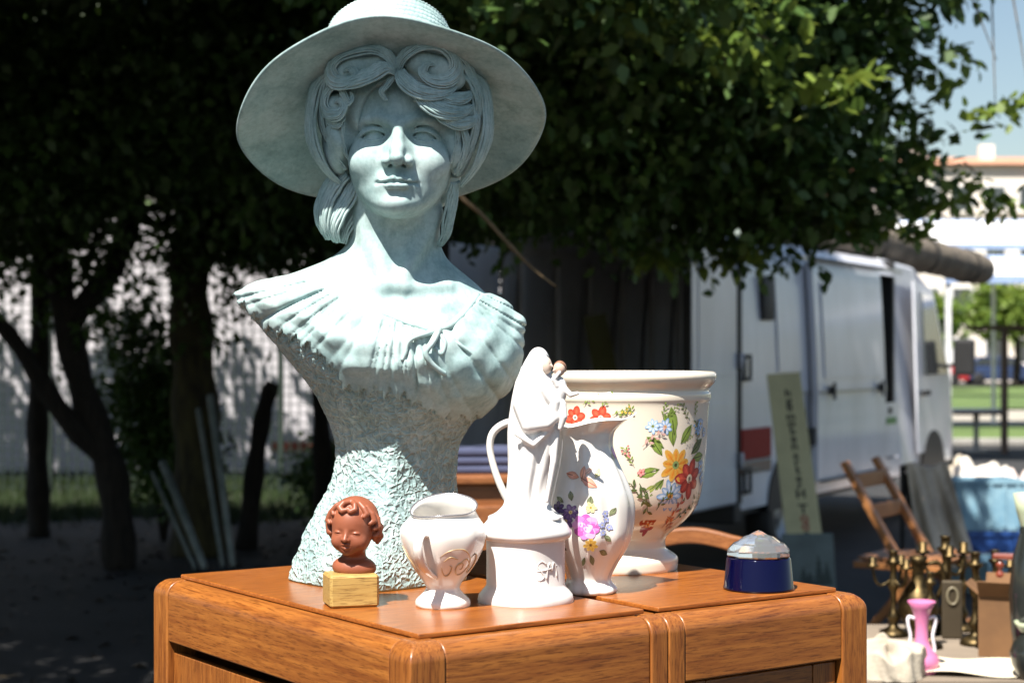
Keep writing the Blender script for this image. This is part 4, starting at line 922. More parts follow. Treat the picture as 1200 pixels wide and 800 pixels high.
# ------------------------------------------------------------------ ground
M_ASPH = mat('worn asphalt', (0.036, 0.035, 0.035), (0.018, 0.018, 0.019), scale=1.3, rough=0.85, bump=0.5, bscale=70, bdist=0.006, detail=8)
M_LAWN = mat('mown lawn', (0.10, 0.15, 0.04), (0.065, 0.105, 0.028), scale=0.6, rough=0.9, bump=0.6, bscale=25, bdist=0.03, detail=8)
M_PATH = mat('pale gravel path', (0.34, 0.31, 0.26), (0.26, 0.24, 0.20), scale=1.5, rough=0.9, bump=0.4, bscale=40, bdist=0.01)
M_KERB = mat('concrete kerb', (0.36, 0.34, 0.31), (0.27, 0.26, 0.24), scale=4, rough=0.9, bump=0.3)
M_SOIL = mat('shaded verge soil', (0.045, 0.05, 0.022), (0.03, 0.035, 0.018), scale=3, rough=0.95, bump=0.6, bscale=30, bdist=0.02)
def sheet(name, x0, x1, y0, y1, z, m, kind='structure'):
    return struct(MB().add([(x0, y0, z), (x1, y0, z), (x1, y1, z), (x0, y1, z)], [(0, 1, 2, 3)]).build(name, m), kind)
struct(MB().box((-900, -300, -0.3), (900, 1500, 0.0)).build('ground', M_ASPH))
sheet('lawn', 3.0, 90, 29.2, 35.0, 0.10, M_LAWN); sheet('footpath', 3.0, 90, 35.3, 47.0, 0.012, M_PATH); sheet('lawn', 3.0, 120, 47.2, 78.0, 0.06, M_LAWN)
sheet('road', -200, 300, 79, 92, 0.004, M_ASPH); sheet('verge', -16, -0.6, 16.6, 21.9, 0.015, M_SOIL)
for i in range(16):
    struct(MB().box((3.0+i*2.0, 29.0, 0.0), (4.985+i*2.0, 29.2, 0.12)).build('kerb', M_KERB, bevel=0.02, seg=2))

# ------------------------------------------------------------------ foliage helpers
M_BARK = mat('rough bark', (0.030, 0.024, 0.018), (0.012, 0.010, 0.008), scale=7, stretch=(4, 4, 0.8), rough=0.95, bump=1.0, bscale=22, bdist=0.02)
M_BARKM = mat('mossy bark', (0.075, 0.065, 0.024), (0.024, 0.020, 0.012), scale=5, stretch=(3, 3, 0.8), rough=0.95, bump=1.0, bscale=18, bdist=0.025)
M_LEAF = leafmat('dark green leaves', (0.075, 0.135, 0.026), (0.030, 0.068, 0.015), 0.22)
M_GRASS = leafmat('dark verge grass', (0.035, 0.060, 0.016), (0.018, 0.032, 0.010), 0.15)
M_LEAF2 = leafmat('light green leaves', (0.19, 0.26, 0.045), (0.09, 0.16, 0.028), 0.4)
M_TWIG = mat('thin twig bark', (0.22, 0.15, 0.075), (0.12, 0.08, 0.045), scale=12, rough=0.8)
def leaves(name, anchors, m, parent, size=0.06, per=9, length=0.35, six=True, droop=0.25, seed=1):
    """leaf-sized faces set along short twigs that start at the anchors"""
    g = np.random.default_rng(seed); n = len(anchors); A = np.repeat(anchors, per, 0)
    dr = g.normal(size=(n, 3)); dr[:, 2] = dr[:, 2]*0.5 - droop; dr /= np.linalg.norm(dr, axis=1, keepdims=True); D = np.repeat(dr, per, 0)
    t = np.tile((np.arange(per)+0.6)/per, n) + g.uniform(-.05, .05, n*per)
    pos = A + D*(t*length)[:, None] + g.normal(size=A.shape)*0.02
    sd = g.normal(size=A.shape); ax = D*0.7 + sd*0.8; ax[:, 2] -= droop; ax /= np.linalg.norm(ax, axis=1, keepdims=True)
    up = g.normal(size=A.shape)*0.55 + np.array([0, 0, 1.0]); w = np.cross(ax, up); w /= np.linalg.norm(w, axis=1, keepdims=True)+1e-9; nr = np.cross(w, ax)
    s = (size*g.uniform(0.6, 1.25, len(A)))[:, None]; wd = s*0.30
    if six:
        pts = [pos, pos+ax*s*0.3+w*wd+nr*s*0.06, pos+ax*s*0.68+w*wd*0.8+nr*s*0.02, pos+ax*s-nr*s*0.10, pos+ax*s*0.68-w*wd*0.8+nr*s*0.02, pos+ax*s*0.3-w*wd+nr*s*0.06]
    else:
        pts = [pos, pos+ax*s*0.45+w*wd*1.15, pos+ax*s-nr*s*0.08, pos+ax*s*0.45-w*wd*1.15]
    k = len(pts); V = np.stack(pts, 1).reshape(-1, 3); Fc = np.arange(len(V)).reshape(-1, k)
    me = np_mesh(name, V, Fc); at_ = me.attributes.new('tint', 'FLOAT', 'POINT'); clump = np.repeat(np.repeat(g.uniform(0, 1, n), per), k)
    at_.data.foreach_set('value', (0.6*clump + 0.4*np.repeat(g.uniform(0, 1, len(A)), k)).astype(np.float32))
    return link(name, me, m, parent)
def in_clumps(clumps, n, seed, shell=0.0):
    """random points inside ellipsoids (cx, cy, cz, rx, ry, rz), uneven on purpose"""
    g = np.random.default_rng(seed); vol = np.array([c[3]*c[4]*c[5] for c in clumps]); ch = g.choice(len(clumps), n*3, p=vol/vol.sum())
    C = np.array(clumps)[ch]; d = g.normal(size=(n*3, 3)); d /= np.linalg.norm(d, axis=1, keepdims=True); r = g.uniform(shell, 1, (n*3, 1))**(1/2.4)
    P = C[:, :3] + d*r*C[:, 3:]
    f = np.sin(P[:, 0]*4.1+1.3)*np.sin(P[:, 1]*3.3+0.4)*np.sin(P[:, 2]*5.2) + 0.5*np.sin(P[:, 0]*9+P[:, 2]*7)*np.sin(P[:, 1]*8)
    P = P[f + g.uniform(-0.6, 0.9, len(P)) > 0]; return P[:n]
def limb(mb, pts, r0, r1, n=24, sides=9, rough=0.12):
    P = crom(pts, n); mb.tube(P, [(r0+(r1-r0)*(i/(n-1)))*(1+rough*math.sin(i*1.7+r0*90)) for i in range(n)], sides)

# ------------------------------------------------------------------ overhanging tree (right) and trees by the fence (left)
def big_tree():
    root = thing('leafy_tree', 'dark leafy tree spreading over the white van with hanging branches', 'tree', (-0.55, 9.2, 0))
    o = np.array([-0.55, 9.2, 0]); L = lambda *p: tuple(np.array(p, float)-o)
    mb = MB(); limb(mb, [L(-0.55, 9.2, -0.05), L(-0.6, 9.15, 1.2), L(-0.5, 9.1, 2.6), L(-0.4, 9.0, 4.0), L(-0.2, 8.6, 5.6)], 0.26, 0.10); mb.build('trunk', M_BARK, root)
    for pts, r0 in (([(-0.5, 9.1, 2.7), (0.3, 8.6, 3.3), (1.2, 8.2, 3.5), (2.1, 8.4, 3.3)], 0.09), ([(-0.45, 9.0, 3.2), (-1.2, 8.0, 3.9), (-2.0, 7.0, 4.2)], 0.09), ([(-0.4, 9.0, 3.6), (0.4, 7.4, 4.2), (0.8, 5.8, 4.3), (1.0, 4.6, 4.2)], 0.08), ([(0.5, 8.5, 3.35), (1.1, 8.6, 2.9), (1.6, 8.9, 2.6), (2.1, 9.1, 2.5)], 0.04), ([(-0.4, 9.0, 4.0), (0.9, 9.8, 4.8), (2.0, 10.6, 5.0)], 0.08)):
        m2 = MB(); limb(m2, [L(*p) for p in pts], r0, r0*0.25, 18, 7); m2.build('branch', M_BARK, root)
    near = [(0.30, 8.4, 3.05, 1.15, 1.2, 0.75), (1.15, 9.2, 2.95, 0.82, 0.9, 0.72), (1.15, 9.0, 2.50, 0.85, 0.8, 0.26), (0.1, 9.2, 3.0, 1.0, 0.9, 0.65), (0.5, 9.6, 2.72, 0.9, 0.7, 0.3),
            (0.2, 6.6, 3.05, 0.6, 0.7, 0.25)]
    edge = [(1.66, 8.9, 2.55, 0.60, 0.7, 0.34), (2.0, 9.0, 2.42, 0.36, 0.4, 0.16), (2.05, 8.8, 3.5, 0.45, 0.7, 0.20), (1.75, 8.8, 3.2, 0.5, 0.6, 0.4)]
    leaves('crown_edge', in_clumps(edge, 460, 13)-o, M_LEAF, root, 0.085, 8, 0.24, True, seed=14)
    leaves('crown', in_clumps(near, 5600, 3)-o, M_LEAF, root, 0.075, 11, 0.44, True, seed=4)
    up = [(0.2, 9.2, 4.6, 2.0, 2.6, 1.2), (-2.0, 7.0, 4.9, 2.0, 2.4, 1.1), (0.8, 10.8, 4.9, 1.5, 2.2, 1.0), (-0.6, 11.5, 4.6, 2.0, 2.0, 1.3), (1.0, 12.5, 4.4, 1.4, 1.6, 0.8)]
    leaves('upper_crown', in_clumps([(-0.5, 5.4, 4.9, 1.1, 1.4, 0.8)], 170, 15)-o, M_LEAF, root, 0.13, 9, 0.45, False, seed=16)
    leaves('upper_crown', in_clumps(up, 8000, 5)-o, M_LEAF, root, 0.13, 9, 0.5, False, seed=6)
    mb = MB()
    for px, py, d, l, a in ((845, 262, 9.2, 46, -1.45), (870, 255, 9.0, 46, -1.2), (1070, 150, 8.6, 60, -1.0), (1130, 190, 8.8, 50, -0.8), (985, 210, 8.7, 55, -0.9), (1160, -60, 8.4, 190, -1.5), (1176, -60, 8.4, 170, -1.35), (1120, -40, 8.5, 120, -1.1), (880, 40, 7.2, 44, -0.4), (840, 40, 7.1, 40, -1.2)):
        p = at(px, py, d); k = d/FPX; pts = [p, p+Vector((math.cos(a)*l*k*.5, 0.05, math.sin(a)*l*k*.5+0.02)), p+Vector((math.cos(a)*l*k, 0.1, math.sin(a)*l*k))]
        mb.tube([tuple(np.array(q)-o) for q in crom(pts, 10)], [0.006-0.0004*i for i in range(10)], 5)
    struct(mb.build('twigs', M_TWIG, root), 'stuff')
    tips = np.array([at(*p) for p in ((846, 292, 9.2), (858, 306, 9.2), (878, 290, 9.0), (1090, 180, 8.6), (1150, 215, 8.8), (1160, 232, 8.8), (1010, 250, 8.7), (1030, 262, 8.7), (1190, 120, 8.4), (1168, 130, 8.4), (1110, 100, 8.6), (1125, 60, 8.6), (1120, 235, 9), (1062, 268, 9), (890, 50, 7.2), (855, 60, 7.1), (935, 98, 7.0), (985, 95, 7.0), (868, 30, 7.2), (930, 15, 7.0), (735, 18, 6.6), (820, 50, 7), (1000, 90, 7.4), (735, 290, 9), (760, 300, 9), (775, 285, 9))])
    leaves('hanging_sprays', np.repeat(tips, 4, 0)-o, M_LEAF2, root, 0.085, 7, 0.16, True, seed=9)  # sunlit look put into these sprays by the lighter leaf colour
    return root
big_tree()

def fence_tree(label, base, trunk, r, clumps, n, seed, m=M_BARK, limbs=(), size=0.085):
    root = thing('broadleaf_tree', label, 'tree', base, group='trees along the mesh fence'); o = np.array(base, float)
    mb = MB(); limb(mb, [tuple(np.array(p)-o) for p in trunk], r, r*0.55, 28, 10); mb.build('trunk', m, root)
    for pts, rr in limbs:
        mb = MB(); limb(mb, [tuple(np.array(p)-o) for p in pts], rr, rr*0.35, 16, 7); mb.build('branch', m, root)
    leaves('crown', in_clumps(clumps, n, seed)-o, M_LEAF, root, size, 9, 0.40, False, seed=seed+1)
    return root
W = lambda px, py, d: tuple(at(px, py, d))
def gz(px, d): p = at(px, 0, d); return (p.x, p.y, 0.0)
fence_tree('thick mossy tree trunk with poles propped against it', gz(232, 13.2), [(-2.43, 13.2, -.05), W(232, 560, 13.2), W(226, 420, 13.2), W(222, 300, 13.2), W(236, 180, 13.2), W(250, 40, 13.1)], 0.205,
           [(-2.6, 11.5, 3.6, 2.0, 2.0, 1.0), (-1.9, 12.6, 2.8, 1.0, 1.2, 0.55), (-3.2, 11.0, 2.75, 1.0, 1.4, 0.45), (-2.35, 12.9, 2.2, 0.42, 0.5, 0.6), (-1.75, 12.9, 2.25, 0.4, 0.5, 0.42), (-2.5, 8.5, 4.6, 2.2, 2.6, 1.1), (-1.4, 10.5, 3.2, 1.1, 1.2, 0.8)], 8000, 21, M_BARKM,
           [([W(224, 330, 13.2), W(300, 200, 13.4), W(360, 90, 13.5)], 0.09), ([W(228, 260, 13.2), W(170, 150, 13.0), W(110, 40, 12.8)], 0.09)])
fence_tree('forked dark tree whose leaning stem slants across the white wall', gz(140, 12.4), [(-2.85, 12.4, -.05), W(132, 560, 12.4), W(95, 450, 12.4), W(70, 330, 12.4), W(60, 180, 12.4), W(40, 20, 12.3)], 0.125,
           [(-4.0, 11.5, 3.6, 1.6, 2.0, 1.1), (-3.5, 12.3, 2.55, 1.0, 1.0, 0.5), (-3.95, 12.2, 2.1, 0.5, 0.5, 0.4), (-3.15, 12.6, 1.95, 0.30, 0.4, 0.5), (-4.4, 9.0, 4.6, 2.2, 2.4, 1.2), (-3.6, 11.0, 2.9, 0.9, 1.0, 0.5)], 6500, 31, M_BARK,
           [([W(128, 540, 12.4), W(70, 480, 12.3), W(10, 390, 12.2), W(-60, 330, 12.1)], 0.10), ([W(80, 380, 12.4), W(140, 300, 12.5), W(165, 200, 12.6), W(180, 80, 12.6)], 0.10)])
fence_tree('slim upright dark tree in front of the mesh fence', gz(45, 14.5), [(-4.02, 14.5, -.05), W(44, 500, 14.5), W(48, 350, 14.5), W(42, 200, 14.5), W(50, 20, 14.5)], 0.10,
           [(-4.2, 13.8, 3.5, 1.5, 1.6, 1.0), (-4.6, 14.0, 2.75, 1.0, 1.2, 0.5), (-5.2, 12.5, 4.2, 2.0, 2.0, 1.2)], 5500, 41)
fence_tree('slender dark tree standing just behind the bust sculpture', gz(378, 14.0), [(-1.55, 14.0, -.05), W(378, 540, 14.0), W(374, 400, 14.0), W(380, 260, 14.0), W(372, 60, 14.0)], 0.085,
           [(-1.6, 13.4, 3.3, 1.5, 1.4, 0.9), (-0.6, 13.6, 3.2, 1.3, 1.3, 0.9), (-1.8, 13.6, 2.62, 0.9, 0.9, 0.36), (-0.4, 14.2, 4.4, 1.8, 1.5, 1.0)], 6500, 51)
fence_tree('bushy dark tree crowding the open back of the van', (-0.2, 15.5, 0), [(-0.2, 15.5, -.05), (-0.15, 15.4, 1.2), (-0.3, 15.4, 2.6), (-0.2, 15.4, 4.2)], 0.12,
           [(0.2, 15.3, 3.3, 1.6, 1.3, 0.9), (1.3, 15.8, 3.7, 1.2, 1.2, 0.8), (-0.8, 15.6, 3.6, 1.4, 1.2, 1.0), (-0.6, 15.6, 2.0, 0.8, 0.7, 0.9)], 5500, 61)

fence_tree('loose leafy tree growing between the mesh fence and the white wall', (-7.2, 20.2, 0), [(-7.2, 20.2, -.05), (-7.1, 20.2, 1.5), (-6.9, 20.0, 3.2), (-6.6, 19.9, 4.6)], 0.12,
           [(-6.6, 19.4, 4.3, 2.4, 1.2, 1.1), (-3.6, 19.3, 4.4, 2.2, 1.2, 1.1), (-1.2, 19.4, 4.2, 1.6, 1.2, 1.0), (-5.4, 20.0, 3.2, 2.2, 0.8, 0.45), (-2.8, 20.0, 3.1, 1.6, 0.8, 0.4), (-8.2, 19.6, 4.0, 1.5, 1.2, 1.2)], 1700, 81, size=0.14)
fence_tree('unseen low branching tree added to shade the asphalt beside the fence', (-6.2, 8.5, 0), [(-6.2, 8.5, -.05), (-6.1, 8.5, 1.5), (-5.8, 8.6, 3.0), (-5.4, 8.6, 4.4)], 0.18,
           [(-5.2, 7.6, 4.5, 2.0, 3.0, 1.1), (-7.4, 8.0, 4.2, 2.0, 3.4, 1.6), (-5.6, 5.2, 4.6, 1.8, 2.0, 1.0), (-7.0, 11.5, 3.6, 1.8, 2.2, 1.6), (-3.9, 6.2, 4.7, 1.5, 2.2, 0.8)], 3600, 91, size=0.13)  # stands outside the frame, added so its crown shades the left asphalt
fence_tree('unseen wide leafy tree added to keep sky light off the asphalt', (-6.8, 2.4, 0), [(-6.8, 2.4, -.05), (-6.7, 2.4, 1.6), (-6.4, 2.6, 3.4), (-6.2, 2.8, 5.0)], 0.22,
           [(-5.6, 3.0, 5.0, 2.3, 2.6, 1.4), (-7.6, 2.0, 4.6, 2.2, 2.8, 1.8), (-6.6, 5.0, 5.2, 2.2, 2.0, 1.4), (-8.5, 5.0, 3.6, 1.6, 3.0, 2.2)], 4200, 111, size=0.15)  # out of view; added to block sky light and darken the left ground
def shrub(label, x, y, h, r, n, seed):
    root = thing('dark_shrub', label, 'shrub', (x, y, 0), group='shrubs under the fence trees'); g = random.Random(seed); mb = MB()
    for i in range(5): a = g.uniform(0, 6.28); limb(mb, [(0, 0, -.03), (math.cos(a)*r*.3, math.sin(a)*r*.3, h*.5), (math.cos(a)*r*.6, math.sin(a)*r*.6, h*.95)], 0.022, 0.006, 8, 5)
    struct(mb.build('stems', M_BARK, root), 'stuff')
    cl = [(g.uniform(-.5, .5)*r, g.uniform(-.5, .5)*r, h*g.uniform(.25, .8), r*g.uniform(.4, .7), r*g.uniform(.4, .6), h*g.uniform(.2, .32)) for _ in range(6)]
    leaves('foliage', in_clumps(cl, n, seed), M_LEAF, root, 0.075, 9, 0.28, False, seed=seed)
shrub('tall dark shrub crowding the foot of the mossy trunk', -2.9, 14.2, 2.1, 0.55, 900, 101); shrub('low dark shrub beside the slender tree behind the bust', -1.45, 15.2, 1.0, 0.6, 500, 104)
# bare twig crossing behind the bust's shoulder
p0, p1, p2 = at(535, 225, 6.6), at(600, 290, 6.5), at(652, 336, 6.4)
tag(MB().tube(crom([tuple(at(470, 150, 6.8)), tuple(p0), tuple(at(565, 252, 6.6)), tuple(p1), tuple(at(625, 315, 6.45)), tuple(p2)], 26), [0.012-0.00035*i + (0.004 if i == 15 else 0) for i in range(26)], 7).build('bare_twig', M_TWIG), 'thin bare brown twig hanging beside the hat brim', 'twig')

# ------------------------------------------------------------------ wall and wire fence on the left
M_WALL = mat('white rendered wall', (0.52, 0.50, 0.53), (0.40, 0.385, 0.41), scale=1.2, rough=0.85, bump=0.2, bscale=30)
M_RED = mat('weathered red band', (0.30, 0.07, 0.04), (0.2, 0.05, 0.03), rough=0.8)
M_FENCE = mat('dark green wire', (0.022, 0.035, 0.028), rough=0.5)
wl_ = thing('white_wall', 'sunlit white rendered wall seen behind the trees and mesh fence', 'wall', (-8, 22.0, 0))
MB().box((-9, 0, -0.05), (8.2, 0.3, 3.5)).build('render_panel', M_WALL, wl_, bevel=0.01); MB().box((-9.05, -0.05, 3.502), (8.25, 0.35, 3.62)).build('coping', M_KERB, wl_, bevel=0.015)
MB().box((4.9, -0.03, 0.30), (8.1, -0.004, 0.42)).build('red_band', M_RED, wl_)
FL = ['dark green wire mesh panel standing beyond the slim upright tree', 'dark green wire mesh panel crossed by the slim upright tree', 'dark green wire mesh panel behind the forked leaning tree', 'dark green wire mesh panel between the mossy trunk and the bust', 'dark green wire mesh panel hidden behind the bust and slender tree']
for i in range(5):
    x0 = -12.6 + i*2.52; fp = thing('mesh_fence_panel', FL[i], 'fence', (x0, 18.6, 0), group='wire mesh fence panels')
    mb = MB(); mb.box((-0.03, -0.03, 0), (0.03, 0.03, 2.65)); mb.build('post', M_FENCE, fp)
    mb = MB()
    for j in range(1, 25): mb.box((j*0.1008-0.007, -0.003, 0.06), (j*0.1008+0.007, 0.003, 2.6))
    for j in range(26): mb.box((0.03, 0.004, 0.1+j*0.1), (2.49, 0.012, 0.110+j*0.1))
    struct(mb.build('wire_mesh', M_FENCE, fp), 'stuff')
# verge grass: blades
g = np.random.default_rng(12); n = 26000; bx = g.uniform(-9, -0.8, n); by = g.uniform(16.8, 21.5, n); hh = g.uniform(.05, .16, n); a = g.uniform(0, 6.28, n)
V = np.stack([np.stack([bx-np.cos(a)*.006, by-np.sin(a)*.006, np.full(n, .01)], 1), np.stack([bx+np.cos(a)*.006, by+np.sin(a)*.006, np.full(n, .01)], 1), np.stack([bx+g.normal(size=n)*.03, by+g.normal(size=n)*.03, hh], 1)], 1).reshape(-1, 3)
me = np_mesh('verge_grass', V, np.arange(n*3).reshape(-1, 3)); at_ = me.attributes.new('tint', 'FLOAT', 'POINT'); at_.data.foreach_set('value', np.repeat(g.uniform(0, 1, n), 3).astype(np.float32))
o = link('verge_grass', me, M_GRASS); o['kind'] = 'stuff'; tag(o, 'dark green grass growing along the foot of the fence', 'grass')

# fallen leaves and tufts on the asphalt under the trees
M_LIT = leafmat('fallen leaves', (0.06, 0.042, 0.02), (0.02, 0.015, 0.009), 0.1)
g = np.random.default_rng(33); n = 1400; lx = np.concatenate([g.uniform(-7, -0.4, n//2), g.normal(-2.6, 1.3, n//2)]); ly = np.concatenate([g.uniform(6.5, 16.6, n//2), g.normal(13.6, 1.6, n//2)]); a = g.uniform(0, 6.28, n); s_ = g.uniform(.02, .05, n); tz_ = g.uniform(.006, .03, n)
ca, sa = np.cos(a)*s_, np.sin(a)*s_
V = np.stack([np.stack([lx-ca, ly-sa, np.full(n, .006)], 1), np.stack([lx+sa*.4, ly-ca*.4, tz_], 1), np.stack([lx+ca, ly+sa, np.full(n, .008)], 1), np.stack([lx-sa*.4, ly+ca*.4, tz_*.5+.004], 1)], 1).reshape(-1, 3)
me = np_mesh('fallen_leaves', V, np.arange(n*4).reshape(-1, 4)); at_ = me.attributes.new('tint', 'FLOAT', 'POINT'); at_.data.foreach_set('value', np.repeat(g.uniform(0, 1, n), 4).astype(np.float32))
o = link('fallen_leaves', me, M_LIT); o['kind'] = 'stuff'; tag(o, 'dry brown leaves fallen on the asphalt under the trees', 'leaves')
g = np.random.default_rng(34); n = 9000; bx = g.uniform(-9, -0.8, n); by = 16.6 - np.abs(g.normal(0, .35, n)) + 0.25*np.sin(bx*3.1); hh = g.uniform(.04, .20, n); a = g.uniform(0, 6.28, n)
V = np.stack([np.stack([bx-np.cos(a)*.008, by-np.sin(a)*.008, np.zeros(n)], 1), np.stack([bx+np.cos(a)*.008, by+np.sin(a)*.008, np.zeros(n)], 1), np.stack([bx+g.normal(size=n)*.04, by+g.normal(size=n)*.04, hh], 1)], 1).reshape(-1, 3)
me = np_mesh('edge_grass', V, np.arange(n*3).reshape(-1, 3)); at_ = me.attributes.new('tint', 'FLOAT', 'POINT'); at_.data.foreach_set('value', np.repeat(g.uniform(0, .7, n), 3).astype(np.float32))
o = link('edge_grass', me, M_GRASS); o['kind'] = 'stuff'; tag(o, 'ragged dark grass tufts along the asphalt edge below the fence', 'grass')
# poles and can at the mossy trunk
M_POLE = mat('grey painted steel pole', (0.22, 0.25, 0.24), (0.12, 0.15, 0.14), scale=9, rough=0.45, metallic=0.3)
def pole(px0, py0, px1, py1, d0, d1, r, label):
    a, b = at(px0, py0, d0), at(px1, py1, d1); mb = MB().tube([a, a+(b-a)*.02, b-(b-a)*.02, b], [r*.8, r, r, r*.8], 8)
    tag(mb.build('steel_pole', M_POLE), label, 'pole', 'poles propped at the mossy trunk')
pole(273, 664.5, 246, 462, 12.4, 12.75, 0.026, 'tallest grey steel pole leaning against the mossy trunk'); pole(261, 664.5, 232, 478, 12.4, 12.75, 0.018, 'thin grey steel pole leaning beside the tallest pole')
pole(240, 666.5, 190, 540, 12.3, 12.6, 0.030, 'short thick grey pole slanting beside the white can'); pole(229, 666.5, 178, 552, 12.3, 12.6, 0.016, 'short thin grey pole slanting behind the white can')
p = at(215, 650, 12.1); c = thing('paint_can', 'small white can standing among the leaning poles', 'can', (p.x, p.y, p.z)); M_CAN = mat('white tin', (0.6, 0.62, 0.64), rough=0.4)
MB().lathe([(0.062, 0), (0.065, 0.004), (0.065, 0.13), (0.061, 0.135)], 20).build('tin', M_CAN, c); MB().lathe([(0.063, 0.1352), (0.067, 0.137), (0.067, 0.145), (0.055, 0.143), (0.001, 0.143)], 20).build('lid', M_CAN, c)
c.location.z = 0.0; c.location.y = 13.15; c.location.x = at(215, 0, 13.15).x
mb = MB(); limb(mb, [W(288, 643.5, 13.6), W(296, 570, 13.6), W(304, 510, 13.6), W(312, 470, 13.5), W(320, 448, 13.5)], 0.085, 0.06, 14, 9); tag(mb.build('leaning_log', M_BARK), 'short dark log tilted upright in front of the white wall', 'log')

# ------------------------------------------------------------------ white van with open back
M_VAN = mat('white van paint', (0.66, 0.67, 0.73), (0.46, 0.47, 0.52), scale=2.2, rough=0.3, coat=0.4, contrast=(0.2, 0.62), stretch=(1, 1, 0.4), detail=8)
M_VIN = mat('grey van lining', (0.60, 0.58, 0.57), (0.48, 0.47, 0.46), scale=3, rough=0.7)
M_RUB = mat('black rubber trim', (0.018, 0.018, 0.019), rough=0.6)
M_TAIL = mat('red tail lamp', (0.30, 0.006, 0.006), rough=0.55, coat=0.0, spec=0.15); M_TAIL2 = mat('smoked lamp', (0.10, 0.05, 0.03), rough=0.15, coat=0.6)
M_GLZ = mat('dark window glass', (0.05, 0.06, 0.065), rough=0.04, coat=0.6, spec=0.9)
M_STEEL = mat('wheel steel', (0.35, 0.35, 0.36), rough=0.35, metallic=0.8)
def build_van():
    root = thing('white_van', 'white panel van with open rear doors and a sliding side door', 'van', (1.59, 12.0, 0), math.atan2(0.876, 0.482))
    Wd = 1.95
    def yz(z):  # inward lean of the right side at height z
        return 0.0 if z < 1.25 else (0.05*((z-1.25)/1.0)**1.4 if z < 2.2 else 0.05*0.93 + 0.16*((z-2.2)/0.22)**2.2)
    def wall(x0, x1, z0, z1, off=0.0, th=0.05, mirror=False, crease=True):
        nz, nx = 26, 6; out, inn = [], []
        for j in range(nz+1):
            z = z0 + (z1-z0)*j/nz
            for i in range(nx+1):
                x = x0 + (x1-x0)*i/nx; y = yz(z) + off
                if crease: y += 0.010*math.exp(-((z-1.25)/0.03)**2)*-1 + 0.012*math.exp(-((z-0.86)/0.025)**2)*-1
                f = lambda yy: (x, Wd-yy if mirror else yy, z)
                out.append(f(y)); inn.append(f(y+th))
        n = len(out); k = nx+1; fs = []
        for j in range(nz):
            for i in range(nx):
                a = j*k+i; fs += [(a, a+1, a+k+1, a+k), (n+a, n+a+k, n+a+k+1, n+a+1)]
        for j in range(nz): a = j*k; fs += [(a, a+k, n+a+k, n+a), (a+nx, n+a+nx, n+a+k+nx, a+k+nx)]
        for i in range(nx): fs += [(i, n+i, n+i+1, i+1), (nz*k+i, nz*k+i+1, n+nz*k+i+1, n+nz*k+i)]
        return out + inn, fs
    def wpart(name, *a, m=M_VAN, **kw):
        o = MB().add(*wall(*a, **kw), True).build(name, m, root); mo = o.modifiers.new('e', 'EDGE_SPLIT'); mo.split_angle = R(35); return o
    wpart('rear_quarter', 0, 1.56, 0.45, 2.42); wpart('sill', 1.56, 4.1, 0.45, 0.62); wpart('cant_rail', 1.56, 4.1, 2.26, 2.42, crease=False)
    wpart('pressed_panel', 0.82, 1.38, 1.42, 2.08, off=-0.012, th=0.010, crease=False)
    wpart('left_side', 0, 4.1, 0.45, 2.42, mirror=True)
    sdoor = wpart('sliding_door', 1.50, 3.32, 0.56, 2.27, off=-0.075, th=0.05)
    wpart('pressed_panel', 1.66, 3.16, 1.36, 2.12, off=-0.087, th=0.010, crease=False)
    for x in (1.78, 3.10):
        h = MB().box((x-0.06, -0.115, 1.23), (x+0.06, -0.092, 1.30)).box((x-0.015, -0.13, 1.19), (x+0.015, -0.11, 1.33)); h.build('handle', M_RUB, sdoor, bevel=0.005)
    MB().add([(x, y, 2.42 + 0.05*math.sin(math.pi*(y-0.2)/1.55)) for x in (0, 4.1) for y in np.linspace(0.2, 1.75, 9)], [(i, i+1, 10+i, 9+i) for i in range(8)], True).build('roof', M_VAN, root)
    MB().box((0.0, 0.06, 0.40), (4.1, Wd-0.06, 0.52)).build('floor', M_RUB, root)
    MB().box((4.0, 0.06, 0.53), (4.06, Wd-0.06, 2.40)).build('bulkhead', M_RUB, root)  # black colour stands in for interior shade behind the side opening
    # lining with ribs on the left wall
    MB().add(*wall(0.03, 3.98, 0.54, 2.36, off=0.052, th=0.01, mirror=True, crease=False)).build('lining', M_VIN, root)
    for i in range(7):
        x = 0.12 + i*0.6; MB().box((x, Wd-0.17, 0.54), (x+0.07, Wd-0.125, 2.28)).build('rib', M_VIN, root, bevel=0.008)
    # rear doors swung out
    for nm, y0, inw in (('rear_door', -0.005, 1), ('rear_door', Wd-0.045, -1)):
        d = MB().box((-0.86, y0, 0.50), (-0.02, y0+0.05, 2.36)).build(nm, M_VAN, root, bevel=0.02, seg=3)
        ys = y0-0.006 if inw > 0 else y0+0.05
        MB().box((-0.74, ys, 1.40), (-0.12, ys+0.006, 2.18)).build('pressed_panel', M_VAN, d, bevel=0.002); MB().box((-0.74, ys, 0.62), (-0.12, ys+0.006, 1.22)).build('pressed_panel', M_VAN, d, bevel=0.002)
        MB().box((-0.875, y0-0.005, 0.52), (-0.861, y0+0.055, 2.34)).build('seal', M_RUB, d)
    for z in (1.36, 0.56): 
        MB().box((0.06, -0.03, z), (0.20, -0.012, z+0.03)).box((0.06, -0.03, z+0.16), (0.20, -0.012, z+0.19)).box((0.06, -0.03, z+0.03), (0.085, -0.012, z+0.16)).box((0.175, -0.03, z+0.03), (0.20, -0.012, z+0.16)).build('latch_frame', M_RUB, root, bevel=0.004)
    MB().box((0.50, 0.0, 1.80), (0.74, 0.06, 2.12), Matrix.Translation((0, -0.004, 0))).build('vent_slot', M_RUB, root, bevel=0.006)
